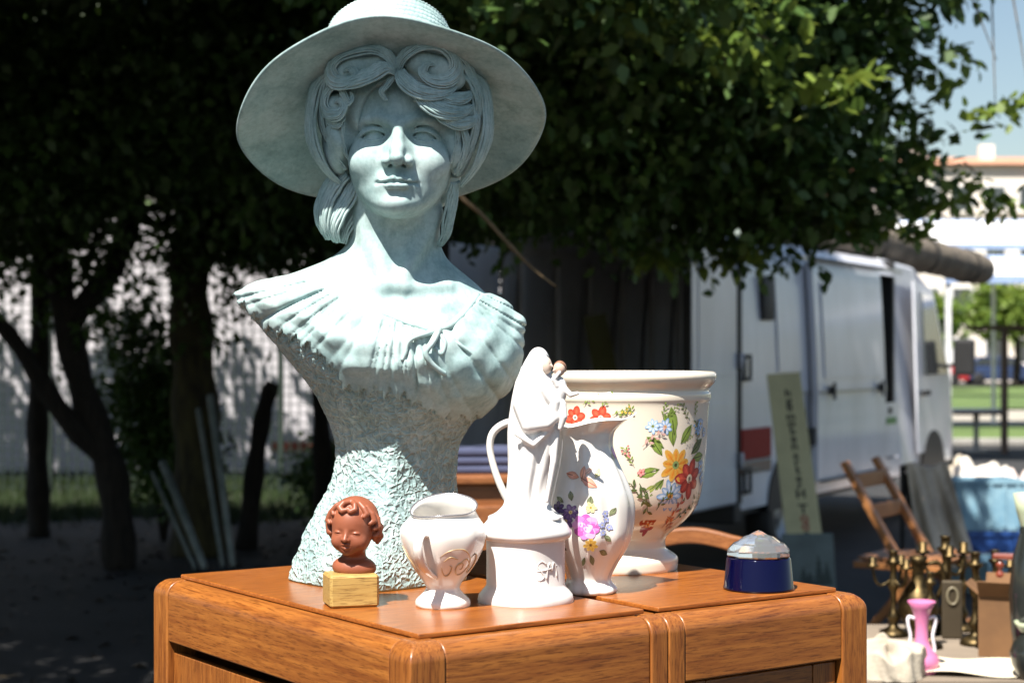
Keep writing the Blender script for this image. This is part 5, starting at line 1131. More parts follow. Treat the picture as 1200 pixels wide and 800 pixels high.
    MB().box((-0.02, -0.012, 0.5), (0.045, 0.03, 2.36)).build('door_gap_shade', M_RUB, root); tl_ = MB().box((0.02, -0.022, 0.80), (0.62, 0.02, 1.02)).build('tail_lamp', M_TAIL, root, bevel=0.01); MB().box((0.02, -0.022, 0.70), (0.62, 0.02, 0.797)).build('indicator', M_TAIL2, tl_, bevel=0.01)  # black strip at the door edge paints in the gap's shade
    MB().box((-0.12, -0.02, 0.36), (0.02, Wd+0.02, 0.50)).build('rear_bumper', M_RUB, root, bevel=0.02)
    MB().box((1.42, -0.06, 0.84), (1.60, 0.0, 0.98)).build('door_stop', M_RUB, root, bevel=0.01)
    MB().box((1.2, -0.018, 2.275), (4.05, -0.004, 2.31)).build('slide_track', M_STEEL, root)
    for x in (0.80, 1.44): MB().box((x, -0.006, 0.5), (x+0.012, 0.0, 1.24)).build('seam', M_RUB, root)
    for z in (0.50, 2.235): MB().box((1.52, -0.128+0.05*(z > 2), z+0.055), (3.30, -0.076+0.05*(z > 2), z+0.067)).build('seam', M_RUB, root)
    MB().box((0.66, -0.02, 1.245), (1.5, -0.011, 1.262)).build('rub_strip', M_STEEL, root); MB().box((1.54, -0.098, 1.243), (3.28, -0.086, 1.262)).build('rub_strip', M_STEEL, root)
    for z in (0.75, 1.45, 2.1): MB().tube([(-0.005, -0.03, z), (-0.005, -0.03, z+0.11)], 0.016, 8).build('hinge', M_VAN, root)
    lab = MB().box((3.45, -0.012, 0.64), (3.95, -0.004, 1.12)).build('notice_panel', M_VAN, root); MB().box((3.55, -0.018, 0.93), (3.85, -0.013, 0.99)).build('green_stripe', mat('green print', (0.12, 0.3, 0.08), rough=0.5), lab); MB().box((3.62, -0.018, 1.02), (3.72, -0.013, 1.08)).build('black_mark', M_RUB, lab)
    # cab
    prof = [(4.10, 0.45), (6.22, 0.45), (6.32, 0.62), (6.30, 0.95), (6.16, 1.16), (5.78, 1.34), (5.30, 2.20), (5.05, 2.40), (4.10, 2.44)]
    cab = MB().prism(prof, 0.0, Wd); bm_v = cab.v
    def lean(v): z = v[2]; w = yz(min(z, 2.41)); nose = max(0, (v[0]-5.6)/0.7)*0.10; return (v[0], v[1] + (w+nose if v[1] < 1 else -w-nose), z)
    cab.v = [lean(v) for v in bm_v]; cab.build('cab', M_VAN, root, bevel=0.05, seg=4); shade(root.children[-1].data, True); mo = root.children[-1].modifiers.new('e', 'EDGE_SPLIT'); mo.split_angle = R(32)
    cb = root.children[-1]
    def flat(poly, off, name, m, parent): 
        vs = [(x, yz(z) - off, z) for x, z in poly]; n = len(vs); vs += [(x, y+0.02, z) for x, y, z in vs]
        return MB().add(vs, [tuple(range(n)), tuple(reversed(range(n, 2*n)))] + [(i, (i+1) % n, n+(i+1) % n, n+i) for i in range(n)]).build(name, m, parent)
    dr = flat([(4.62, 0.62), (5.72, 0.62), (5.78, 1.26), (5.74, 1.34), (5.26, 2.18), (4.62, 2.24)], 0.012, 'cab_door', M_VAN, root)
    flat([(4.84, 1.36), (5.66, 1.36), (5.22, 2.10), (4.84, 2.14)], 0.022, 'window', M_GLZ, dr)
    MB().box((4.70, -0.05, 1.16), (4.90, -0.012, 1.21)).build('handle', M_RUB, dr, bevel=0.008)
    ws = MB().add([(5.79, 0.12, 1.36), (5.79, Wd-0.12, 1.36), (5.325, Wd-0.2, 2.19), (5.325, 0.2, 2.19)], [(0, 1, 2, 3)]).build('windscreen', M_GLZ, root); ws.location = (0.012, 0, 0.008)
    mr = MB().box((5.52, -0.30, 1.34), (5.62, -0.10, 1.70)).build('mirror', M_RUB, root, bevel=0.03, seg=3); MB().tube([(5.6, 0.02, 1.42), (5.58, -0.12, 1.46)], 0.02, 8).build('bracket', M_RUB, mr)
    MB().box((6.27, 0.1, 0.40), (6.37, Wd-0.1, 0.62)).build('front_bumper', M_RUB, root, bevel=0.03)
    for x, y in ((1.0, 0.12), (5.15, 0.10), (1.0, Wd-0.12), (5.15, Wd-0.10)):
        w = bpy.data.objects.new('wheel', None); COL.objects.link(w); w.parent = root; w.location = (x, y, 0.34); w.rotation_euler = (R(90), 0, 0); w.empty_display_size = .1
        MB().lathe([(0.19, -0.09), (0.30, -0.10), (0.335, -0.085), (0.34, 0), (0.335, 0.085), (0.30, 0.10), (0.19, 0.09)], 32, cap=False).build('tyre', M_RUB, w)
        MB().lathe([(0.001, 0.05), (0.06, 0.055), (0.08, 0.04), (0.15, 0.03), (0.19, 0.085), (0.195, 0.088), (0.195, -0.088), (0.001, -0.05)], 24, cap=False).build('rim', M_STEEL, w)
        if y < 1: MB().prism([(x+0.42*math.cos(t), 0.40+0.42*math.sin(t)) for t in np.linspace(0, math.pi, 17)], -0.012, 0.02).build('wheel_arch', M_RUB, root)
    MB().box((4.5, 0.005, 0.45), (5.8, 0.012, 0.5)).build('step', M_RUB, root)
    return root
VAN = build_van()
VM = Matrix.Translation((1.59, 12.0, 0)) @ Matrix.Rotation(math.atan2(0.876, 0.482), 4, 'Z')
def vanpt(x, y, z): return VM @ Vector((x, y, z))
# rolled tarpaulin on the roof
M_TARP = mat('weathered brown canvas', (0.20, 0.165, 0.125), (0.09, 0.075, 0.06), scale=5, rough=0.9, bump=0.6, bscale=20, bdist=0.02)
pts = [vanpt(2.0, 0.50, 2.625), vanpt(3.0, 0.46, 2.63), vanpt(4.2, 0.42, 2.62), vanpt(5.2, 0.38, 2.59), vanpt(6.4, 0.32, 2.55), vanpt(7.4, 0.28, 2.52), vanpt(8.2, 0.25, 2.50)]
mb = MB(); P = crom([tuple(p) for p in pts], 60); mb.tube(P, [0.17*(1+0.05*math.sin(i*1.3)+0.04*math.sin(i*3.1)) for i in range(59)]+[0.12], 20); ct = mb.build('canvas', M_TARP)
tr = thing('rolled_tarpaulin', 'long brown rolled tarpaulin lying on the van roof', 'tarpaulin', tuple(vanpt(2.0, 0.5, 2.45))); ct.parent = tr; ct.matrix_parent_inverse = Matrix.Translation(-tr.location)
for i in (8, 22, 36, 50): MB().tube([Vector(P[i]) + 0.183*Vector((math.cos(a)*0.876, -math.cos(a)*0.482, math.sin(a))) for a in np.linspace(0, 2*math.pi, 21)], 0.010, 6, cap=False).build('rope', M_RUB, tr, tuple(-tr.location))
# load in the van
MB_ = MB(); a, b = vanpt(0.3, 1.2, 0.53), vanpt(0.9, 1.45, 1.75)
tag(MB().box((-0.09, -0.015, 0), (0.09, 0.015, 1.35)).build('olive_plank', mat('olive painted board', (0.16, 0.15, 0.05), rough=0.7), None, tuple(vanpt(0.35, 1.0, 0.525)), (R(-8), R(-9), R(20))), 'olive board propped upright inside the open van', 'board')
for (x, y, w, dd, h, lb, c) in ((0.5, 1.3, 0.5, 0.4, 0.5, 'dark storage box on the van floor beside the ribbed lining', (0.03, 0.03, 0.035)), (0.35, 0.55, 0.4, 0.5, 0.38, 'low dark box near the sill of the open van', (0.04, 0.03, 0.025))):
    bx_ = thing('storage_box', lb, 'box', tuple(vanpt(x, y, 0.522)), math.atan2(0.876, 0.482)); m_ = mat('dark plastic', c, rough=0.6)
    MB().box((0, -w/2, 0), (dd, w/2, h)).build('tub', m_, bx_, bevel=0.012); MB().box((-0.01, -w/2-0.01, h+0.001), (dd+0.01, w/2+0.01, h+0.035)).build('lid', m_, bx_, bevel=0.008)

# sign board leaning on the van
M_SIGN = mat('yellowed sign board', (0.62, 0.55, 0.30), (0.52, 0.46, 0.25), scale=5, rough=0.5, coat=0.1)
M_INK = mat('black lettering', (0.02, 0.018, 0.018), rough=0.5); M_INKR = mat('faded red lettering', (0.42, 0.10, 0.06), rough=0.5)
def text_mesh(s, size):
    cu = bpy.data.curves.new('t', 'FONT'); cu.body = s; cu.size = size; cu.align_x = 'CENTER'; cu.align_y = 'CENTER'; cu.extrude = 0.0008; cu.offset = size*0.02
    ob = bpy.data.objects.new('t', cu); COL.objects.link(ob); dg = bpy.context.evaluated_depsgraph_get(); me = bpy.data.meshes.new_from_object(ob.evaluated_get(dg)); bpy.data.objects.remove(ob); return me
def build_sign():
    bt, tp = at(946, 655, 10.9), at(918, 437, 11.75); z = (tp-bt); ln = z.length; z.normalize(); x = Vector((0.876*0.55+0.45, -0.482*0.2, 0)).normalized(); x = (x - z*x.dot(z)).normalized(); y = z.cross(x)
    M4 = Matrix((( x.x, y.x, z.x, bt.x), (x.y, y.y, z.y, bt.y), (x.z, y.z, z.z, bt.z), (0, 0, 0, 1)))
    root = thing('lettered_sign', 'tall narrow yellowed sign with stacked black letters leaning on the van', 'sign'); root.matrix_world = M4
    MB().box((-0.115, 0, 0), (0.115, 0.018, ln)).build('board', M_SIGN, root, bevel=0.003)
    s = 'hgumobenarterH'; t0 = ln-0.17; jit = [0, .006, -.004, .008, -.002, .004, 0, -.005, .012, .006, 0, .004, -.003, .003]
    for i, ch in enumerate(s):
        o = link('letter', text_mesh(ch, (0.085, 0.095, 0.08)[i % 3]), M_INK, root, (0.012, -0.0012, t0 - i*0.0615 - jit[i]*0.8), (R(90), R(0), 0))
    for i, ch in enumerate('Tode'):
        link('letter', text_mesh(ch, 0.10), M_INKR if i in (1, 2) else M_INK, root, (0.015, -0.0012, t0-(len(s)+0.9)*0.0615 - i*0.062), (R(90), 0, 0))
build_sign()
# painting standing under the sign
def build_painting():
    d = 10.6; p = at(950, 690, d); root = thing('landscape_painting', 'small dark green landscape painting standing below the lettered sign', 'painting', (p.x, p.y, max(p.z, 0.0)), R(8)); root.rotation_euler[0] = R(-10)
    MB().box((-0.165, 0, 0), (0.165, 0.02, 0.345)).build('canvas', mat('misty green paint', (0.14, 0.175, 0.165), (0.085, 0.11, 0.10), scale=5, rough=0.5), root, bevel=0.003)
    mt = mat('dark fir paint', (0.03, 0.05, 0.042), (0.02, 0.035, 0.03), scale=20, rough=0.5)
    for x, h in ((0.06, 0.20), (0.11, 0.15), (-0.04, 0.12), (0.0, 0.09)):
        pts = [(x, 0.02+h)]; 
        for j in range(5): w = 0.008+0.009*j; z = 0.02+h*(1-(j+1)/5); pts += [(x+w, z+0.008), (x+w*0.55, z+0.006)]
        lf = [(2*x-a, b) for a, b in pts[:0:-1]]; MB().add([(a, -0.002, b) for a, b in pts+lf], [tuple(range(len(pts+lf)))]).build('painted_fir', mt, root)
build_painting()

# ------------------------------------------------------------------ wooden chairs and chest behind the cabinet
M_CHAIRW = wood('brown chair wood', (0.36, 0.14, 0.045), (0.22, 0.075, 0.022), rough=0.4, coat=0.2)
M_FOLD = wood('golden chair wood', (0.44, 0.19, 0.06), (0.30, 0.12, 0.036), rough=0.45, coat=0.15)
def build_chair():
    d = 4.6; c = at(810, 640, d); root = thing('wooden_chair', 'brown wooden chair with curved top rail just behind the cabinet', 'chair', (c.x, c.y+0.1, 0), R(-18))
    zt = c.z
    for s in (-1, 1):
        MB().tube(crom([(s*0.19, 0, 0), (s*0.19, -0.02, 0.45), (s*0.185, 0.02, zt-0.06), (s*0.182, 0.03, zt-0.01)], 14), [0.017]*14, 10).build('rear_leg', M_CHAIRW, root)
        MB().tube([(s*0.2, -0.40, 0), (s*0.2, -0.40, 0.43)], [0.014, 0.02], 10).build('front_leg', M_CHAIRW, root)
        MB().lathe([(0.001, -0.024), (0.014, -0.02), (0.021, 0), (0.014, 0.02), (0.001, 0.024)], 14, (s*0.14, 0.01, zt-0.045)).build('turned_knob', M_CHAIRW, root)
    MB().add(*(lambda n=20: ([(x, 0.028-0.05*(1-(x/0.24)**2)*-1 + dy, zt + 0.012*math.cos(x*18) + dz) for x in np.linspace(-0.24, 0.24, n) for dy, dz in ((-0.011, -0.022), (0.011, -0.022), (0.011, 0.022), (-0.011, 0.022))], [(i*4+k, i*4+(k+1) % 4, i*4+4+(k+1) % 4, i*4+4+k) for i in range(n-1) for k in range(4)] + [(3, 2, 1, 0), (n*4-4, n*4-3, n*4-2, n*4-1)]))(), False).build('top_rail', M_CHAIRW, root, bevel=0.005)
    MB().box((-0.21, -0.43, 0.43), (0.21, 0.0, 0.46)).build('seat', M_CHAIRW, root, bevel=0.01)
    for z in (0.2, 0.62, 0.78): MB().tube([(-0.18, 0.0, z), (0.18, 0.0, z)], 0.011, 8).build('stretcher', M_CHAIRW, root)
build_chair()
def build_chest():
    d = 6.2; root = thing('wooden_chest', 'reddish brown wooden chest of drawers half hidden behind the bust', 'chest', (at(560, 0, d).x, d, 0), R(10)); zt = at(0, 552, d).z
    MB().box((-0.42, -0.22, 0.05), (0.42, 0.22, zt-0.03)).build('carcass', M_CHAIRW, root, bevel=0.008); MB().box((-0.45, -0.25, zt-0.029), (0.45, 0.25, zt)).build('top', M_CHAIRW, root, bevel=0.006)
    for i in range(4):
        dr = MB().box((-0.39, -0.238, 0.10+i*0.235), (0.39, -0.221, 0.315+i*0.235)).build('drawer', M_CHAIRW, root, bevel=0.006)
        for s in (-1, 1): MB().lathe([(0.006, 0), (0.006, 0.01), (0.016, 0.02), (0.012, 0.03), (0.001, 0.032)], 12, M=Matrix.Translation((s*0.22, -0.238, 0.21+i*0.235)) @ Matrix.Rotation(R(90), 4, 'X')).build('knob', M_BRASS, dr)
    for s in (-1, 1): MB().box((s*0.38-0.03, -0.2, 0), (s*0.38+0.03, 0.2, 0.05)).build('foot', M_CHAIRW, root)
    cl = thing('folded_cloth', 'folded dark blue cloth on top of the brown chest', 'cloth', (at(560, 0, d).x+0.0, d-0.02, zt), R(6)); mcl = mat('dark blue cloth', (0.06, 0.07, 0.13), rough=0.9)
    for i in range(3): MB().box((-0.17+i*.01, -0.12, i*0.031), (0.17-i*.012, 0.12, i*0.031+0.029)).build('fold', mcl, cl, bevel=0.012, seg=3)
build_chest()
def build_folding():
    d = 8.7; c = at(1072, 0, d); root = thing('folding_chair', 'golden brown slatted wooden folding chair standing before a draped blanket', 'chair', (c.x, c.y, 0), R(-32)); root.scale = (1.12, 1.12, 1.08)
    for s in (-1, 1):
        y = s*0.20; bar = lambda a, b, nm: MB().box((-0.025, -0.016, 0), (0.025, 0.016, (Vector(b)-Vector(a)).length)).build(nm, M_FOLD, root, a, (Vector(b)-Vector(a)).to_track_quat('Z', 'Y').to_euler(), bevel=0.004)
        bar((0.27, y, 0.0), (-0.26, y, 0.93), 'back_leg'); bar((-0.27, y*0.87, 0.0), (0.13, y*0.87, 0.50), 'front_leg'); bar((-0.22, y*0.87, 0.452), (0.20, y*0.87, 0.452), 'seat_rail')
    for i in range(5): MB().box((-0.20+i*0.082, -0.19, 0.476), (-0.13+i*0.082, 0.19, 0.490)).build('seat_slat', M_FOLD, root, bevel=0.004)
    for z in (0.84, 0.70):
        x = 0.27 - 0.53*z/0.93; MB().box((x-0.008, -0.187, z-0.035), (x+0.008, 0.187, z+0.035)).build('back_slat', M_FOLD, root, bevel=0.004)
    MB().tube([(-0.1, -0.18, 0.22), (-0.1, 0.18, 0.22)], 0.012, 8).build('stretcher', M_FOLD, root)
build_folding()
# blanket over a low box behind the folding chair
M_BLK = mat('grey brown blanket', (0.62, 0.52, 0.40), (0.30, 0.25, 0.20), scale=5, stretch=(1.4, 1, 0.5), rough=0.95, bump=0.5, bscale=40, bdist=0.01)
def build_blanket():
    d = 10.9; c = at(1086, 0, d); h = at(0, 540, d).z
    def fn(u, v):
        x = (u-0.5)*0.5; t = v*2-0.25; 
        y = -0.16 + 0.32*min(1, max(0, t)) ; z = h if 0 <= t <= 1 else (h - (-t if t < 0 else t-1)*1.2)
        if t < 0: y = -0.18 + t*0.12
        if t > 1: y = 0.18
        w = 0.02*math.sin(u*17+v*4)+0.014*math.sin(u*31+1)
        return (x + 0.02*math.sin(v*9), y + w, z + 0.012*math.sin(u*12)*math.sin(v*14))
    def drape(u, v):
        t = v; x = (u-0.5)*(0.26+0.08*t) + 0.12*t; return (x, -0.05 - 0.26*t + (0.034*math.sin(u*9+3*v+0.8*math.sin(v*5))+0.014*math.sin(u*23-5*v+1))*(0.3+t), h - 0.02 + 0.012*math.sin(u*9) - t*0.62)
    root = thing('draped_blanket', 'grey brown blanket hanging in folds behind the folding chair', 'blanket', (c.x, c.y, 0), R(-12))
    MB().grid(drape, 48, 24).build('front_fall', M_BLK, root); MB().grid(lambda u, v: ((u-0.5)*0.30, -0.05+v*0.3, h-0.02+0.012*math.sin(u*9)-0.02*v), 24, 6).build('top_fold', M_BLK, root)
    for o in root.children: mo = o.modifiers.new('s', 'SOLIDIFY'); mo.thickness = 0.008
    st = thing('folded_stand', 'dark slim stand carrying the grey brown blanket', 'stand', (c.x, c.y+0.1, 0), R(-12))
    for s in (-1, 1): MB().box((s*0.13-0.015, -0.05, 0), (s*0.13+0.015, 0.0, h-0.06)).build('leg', M_RUB, st)
    MB().box((-0.145, -0.06, h-0.068), (0.145, 0.12, h-0.04)).build('top', M_RUB, st)
build_blanket()

# ------------------------------------------------------------------ bric-a-brac table on the right
M_DCL = mat('brown table cover', (0.22, 0.175, 0.13), rough=0.9); M_BEI = mat('crumpled beige cloth', (0.46, 0.40, 0.31), (0.30, 0.26, 0.21), scale=7, rough=0.9, bump=0.5, bscale=25, bdist=0.01)
M_PAPER = mat('cream wrapping paper', (0.74, 0.66, 0.50), (0.66, 0.58, 0.44), scale=6, rough=0.7, bump=0.2, bscale=15, bdist=0.01)
M_CARD = mat('brown cardboard', (0.17, 0.085, 0.034), (0.12, 0.06, 0.025), scale=8, rough=0.85)
TZ2 = 0.725
def table_pt(px, d): p = at(px, 0, d); return Vector((p.x, d, TZ2))
tb = thing('flea_market_table', 'trestle table with brown cover holding brassware beside the cabinet', 'table', (1.75, 4.75, 0))
MB().box((-0.95, -0.42, TZ2-0.03), (1.3, 0.45, TZ2-0.004)).build('table_top', M_CHAIRW, tb, bevel=0.004); MB().add([(-0.97, -0.44, TZ2), (1.32, -0.44, TZ2), (1.32, 0.47, TZ2), (-0.97, 0.47, TZ2), (-0.97, -0.44, TZ2-0.3), (1.32, -0.44, TZ2-0.3), (1.32, 0.47, TZ2-.3), (-0.97, 0.47, TZ2-0.3)], [(0, 1, 2, 3), (0, 4, 5, 1), (3, 7, 4, 0), (1, 5, 6, 2), (2, 6, 7, 3)]).build('table_cover', M_DCL, tb)
for x in (-0.8, 1.1):
    for y in (-0.35, 0.38): MB().box((x-0.02, y-0.02, 0), (x+0.02, y+0.02, TZ2-0.031)).build('leg', M_CHAIRW, tb)
def cloth_bundle(px, d, w, dp, h, label, m, seed):
    p = table_pt(px, d); g = random.Random(seed); ph = [g.uniform(0, 6) for _ in range(8)]
    def fn(u, v):
        a = u*2*math.pi; t = v; r = (1-0.10*t) if t < 0.6 else 0.94*math.cos((t-0.6)/0.4*math.pi/2)**0.6
        wv = 1 + 0.05*math.sin(a*5+ph[0]+t*3) + 0.035*math.sin(a*11+ph[1]) + 0.02*math.sin(a*17+t*9+ph[2])
        z = h*(t/0.6*0.8 if t < 0.6 else 0.8+0.2*math.sin((t-0.6)/0.4*math.pi/2)) + (0.012*math.sin(a*3+ph[3])+0.008*math.sin(a*7+ph[4]))*min(1, t*3)
        return (w/2*r*wv*math.cos(a), dp/2*r*wv*math.sin(a), max(z, 0.001))
    return tag(MB().grid(fn, 64, 24).build('cloth_bundle', m, None, p), label, 'cloth')
cloth_bundle(1040, 4.42, 0.19, 0.26, 0.075, 'crumpled beige cloth bundle beside the pink glass vase', M_BEI, 3)
# pink vase
def build_vase():
    d = 4.42; k = d/FPX; p = table_pt(1080, d); root = thing('pink_vase', 'slender pink glass vase with two white handles and flared neck', 'vase', p)
    mp = mat('pink satin glass', (0.62, 0.20, 0.36), (0.52, 0.15, 0.30), scale=8, rough=0.2, coat=0.4); mw = mat('white glass', (0.8, 0.76, 0.80), rough=0.2, coat=0.4)
    pr = [(16, 0), (18, 2), (17, 5), (20, 10), (21, 15), (18, 22), (11, 30), (7.5, 40), (7, 55), (8.5, 66), (12, 76), (16.5, 84), (16, 84.5), (11, 76), (6, 62), (5, 40)]
    MB().lathe([(r*k, z*k) for r, z in pr], 40).build('body', mp, root)
    for s in (-1, 1): MB().tube(crom([(s*8*k, 0, 64*k), (s*15*k, 0, 66*k), (s*16*k, 0, 58*k), (s*13*k, 0, 44*k), (s*15*k, 0, 30*k), (s*15*k, 0, 22*k)], 20), [2.0*k]*20, 8).build('handle', mw, root)
build_vase()
# brassware
CAND = [(0.040, 0), (0.042, 0.004), (0.040, 0.012), (0.030, 0.020), (0.016, 0.028), (0.010, 0.040), (0.018, 0.052), (0.020, 0.060), (0.012, 0.072), (0.008, 0.090), (0.009, 0.130), (0.016, 0.145), (0.018, 0.152), (0.012, 0.165), (0.008, 0.185), (0.010, 0.205), (0.020, 0.215), (0.022, 0.220), (0.012, 0.224), (0.012, 0.245), (0.016, 0.250), (0.012, 0.252), (0.001, 0.252)]
def candlestick(px, d, s, label, arms=0):
    root = thing('brass_candlestick', label, 'candlestick', table_pt(px, d), random.uniform(0, 3), group='brass candlesticks on the trestle table')
    MB().lathe([(r*s, z*s) for r, z in CAND], 28).build('stem', M_BRASS, root)
    for i in range(arms):
        a = 2*math.pi*i/arms; c_, s_ = math.cos(a), math.sin(a)
        ar = MB().tube(crom([(0, 0, 0.17*s), (c_*0.03*s, s_*0.03*s, 0.15*s), (c_*0.05*s, s_*0.05*s, 0.16*s), (c_*0.06*s, s_*0.06*s, 0.20*s)], 14), 0.0045*s, 8).build('arm', M_BRASS, root)
        MB().lathe([(0.004*s, 0), (0.018*s, 0.004*s), (0.019*s, 0.008*s), (0.010*s, 0.012*s), (0.011*s, 0.032*s), (0.001, 0.032*s)], 20, (c_*0.06*s, s_*0.06*s, 0.20*s)).build('socket', M_BRASS, ar)
candlestick(1047, 5.0, 1.0, 'branched brass candelabrum at the cabinet end of the table', 3); candlestick(1108, 5.05, 1.15, 'tallest branched brass candelabrum in front of the blue crates', 3)
candlestick(1143, 4.85, 1.05, 'plain tall brass candlestick beside the cardboard box'); candlestick(1128, 5.1, 0.9, 'medium brass candlestick between the candelabrum and cardboard box'); candlestick(1090, 4.8, 0.85, 'short brass candlestick standing right behind the pink vase')
candlestick(1166, 5.12, 0.95, 'branched brass candelabrum behind the cardboard box', 3)
jr = thing('brass_jug', 'round-bellied brass jug with tall neck behind the pink vase', 'jug', table_pt(1076, 5.0)); s = 0.95
MB().lathe([(r*s, z*s) for r, z in [(0.04, 0), (0.042, 0.006), (0.03, 0.015), (0.045, 0.04), (0.062, 0.08), (0.060, 0.11), (0.04, 0.145), (0.022, 0.17), (0.018, 0.20), (0.024, 0.23), (0.030, 0.245), (0.027, 0.245), (0.015, 0.20)]], 36).build('body', M_BRASS, jr)
MB().tube(crom([(0.02, 0, 0.21), (0.06, 0, 0.215), (0.075, 0, 0.17), (0.055, 0, 0.11)], 16), 0.006, 8).build('handle', M_BRASS, jr)
# small dark framed oval (dial) among the brass
cr = thing('oval_frame', 'small dark brass frame with a pale oval ring among the candlesticks', 'frame', table_pt(1116, 4.95), R(-6)); 
MB().box((-0.03, 0, 0), (0.03, 0.012, 0.17)).build('panel', mat('dark bronze', (0.09, 0.07, 0.045), rough=0.5, metallic=0.6), cr, bevel=0.006); MB().tube([(0.015*math.cos(a), -0.003, 0.125+0.024*math.sin(a)) for a in np.linspace(0, 2*math.pi, 29)], 0.0035, 8, cap=False).build('oval_ring', mat('pale enamel', (0.20, 0.17, 0.11), rough=0.4), cr)
# cardboard box, paper, spindle rack, two dark vases
p = table_pt(1170, 4.7); cbx = thing('cardboard_box', 'open brown cardboard box with raised flaps on the trestle table', 'box', p, R(-24))
for lo, hi in (((-0.045, -0.06, 0.001), (0.045, -0.056, 0.165)), ((-0.045, 0.056, 0.001), (0.045, 0.06, 0.165)), ((-0.045, -0.0555, 0.001), (-0.041, 0.0555, 0.165)), ((0.041, -0.0555, 0.001), (0.045, 0.0555, 0.165))): MB().box(lo, hi).build('side', M_CARD, cbx)
for sy, ang in ((-1, 38), (1, -30)): MB().box((-0.044, -0.0015, 0), (0.044, 0.0015, 0.055)).build('flap', M_CARD, cbx, (0, sy*0.0585, 0.166), (R(ang), 0, 0))
for sx, ang in ((-1, -50), (1, 35)): MB().box((-0.0015, -0.05, 0), (0.0015, 0.05, 0.05)).build('flap', M_CARD, cbx, (sx*0.0435, 0, 0.166), (0, R(ang), 0))
p = table_pt(1145, 4.45)
tag(MB().grid(lambda u, v: ((u-0.5)*0.30+0.03*v, (v-0.5)*0.20, 0.004+0.010*(1+math.sin(u*7+v*3))*0.6+0.012*(1-u)*v), 24, 12).build('wrapping_paper', M_PAPER, None, p, (0, 0, R(-10))), 'sheet of cream wrapping paper lying flat beside the pink vase', 'paper')
def build_rack():
    d = 4.7; M_MAH = wood('red mahogany', (0.26, 0.06, 0.03), (0.15, 0.03, 0.016), rough=0.3, coat=0.4); root = thing('spindle_chair', 'small red mahogany chair with turned bobbin spindles on the table', 'chair', table_pt(1203, d), R(-20))
    def bob(x, y, z0, z1): 
        n = max(3, int((z1-z0)/0.022)); pr = []
        for i in range(n): a = z0+(z1-z0)*i/n; b = (z1-z0)/n; pr += [(0.0055, a), (0.011, a+b*.3), (0.0125, a+b*.5), (0.011, a+b*.7), (0.0055, a+b*0.97)]
        return MB().lathe(pr, 12, (x, y, 0))
    for x in (-0.075, 0.075):
        for y in (-0.06, 0.06): bob(x, y, 0, 0.135).build('leg', M_MAH, root)
    for x in (-0.075, -0.025, 0.025, 0.075): bob(x, 0.06, 0.166, 0.25).build('spindle', M_MAH, root)
    MB().box((-0.095, -0.08, 0.136), (0.095, 0.08, 0.165)).build('seat', M_MAH, root, bevel=0.006); MB().box((-0.095, 0.045, 0.251), (0.095, 0.075, 0.268)).build('top_rail', M_MAH, root, bevel=0.005)
build_rack()
M_BLKG = mat('black glaze', (0.02, 0.022, 0.02), rough=0.12, coat=0.5); M_GRNW = mat('pale green glaze', (0.46, 0.50, 0.34), (0.36, 0.42, 0.28), scale=12, rough=0.3)
def dark_vase(px, ytop, d, label):
    zt = at(0, ytop, d).z; z0 = TZ2; root = thing('black_vase', label, 'vase', (at(px, 0, d).x, d, z0)); h = zt-z0
    MB().lathe([(r, z*h) for r, z in [(0.03, 0), (0.032, 0.02), (0.05, 0.25), (0.055, 0.45), (0.045, 0.65), (0.028, 0.78), (0.026, 0.82)]], 36).build('body', M_BLKG, root); MB().lathe([(r, z*h) for r, z in [(0.0262, 0.821), (0.036, 0.9), (0.044, 1.0), (0.040, 1.0), (0.024, 0.83)]], 36, cap=False).build('flared_neck', M_GRNW, root)
dark_vase(1208, 578, 4.40, 'tall black vase with pale green flared neck at the table edge'); dark_vase(1209, 728, 4.34, 'short black vase with pale green flared neck before the taller one')

# ------------------------------------------------------------------ blue crates, heaps, far stalls, lawn table
M_BLUE = mat('light blue plastic', (0.16, 0.30, 0.40), (0.28, 0.44, 0.52), scale=5, rough=0.4); M_BLUE2 = mat('deep blue plastic', (0.02, 0.07, 0.26), rough=0.45); M_HEAP = mat('white bedding cloth', (0.78, 0.74, 0.68), (0.60, 0.54, 0.46), scale=3, rough=0.9)
def crate(px, d, w, dp, h, m, label, z0=0.0, rz=0.0):
    root = thing('plastic_crate', label, 'crate', (at(px, 0, d).x, d, z0), rz)
    for nm, lo, hi in (('side', (-w/2, -dp/2, 0.012), (w/2, -dp/2+0.012, h)), ('side', (-w/2, dp/2-0.012, 0.012), (w/2, dp/2, h)), ('side', (-w/2, -dp/2+0.0125, 0.012), (-w/2+0.012, dp/2-0.0125, h)), ('side', (w/2-0.012, -dp/2+0.0125, 0.012), (w/2, dp/2-0.0125, h))): MB().box(lo, hi).build(nm, m, root, bevel=0.004)
    MB().box((-w/2+0.002, -dp/2+0.002, 0), (w/2-0.002, dp/2-0.002, 0.0118)).build('bottom', m, root)
    for i in range(5): x = -w/2+0.06+i*(w-0.12)/4; MB().box((x-0.012, -dp/2-0.012, 0.03), (x+0.012, -dp/2-0.0005, h-0.035)).build('rib', m, root)
    MB().box((-w/2-0.014, -dp/2-0.016, h-0.032), (w/2+0.014, -dp/2-0.0125, h)).build('lip', m, root)
    return root
crate(1150, 13.6, 0.56, 0.40, 0.40, M_BLUE, 'light blue plastic crate standing on the deep blue crate', 0.165, R(6)); crate(1136, 13.6, 0.70, 0.46, 0.16, M_BLUE2, 'deep blue plastic crate beneath the light blue crate', 0, R(2))
crate(1205, 14.4, 0.60, 0.40, 0.44, M_BLUE, 'light blue plastic crate on the ground by the bedding heap', 0.0, R(-8))
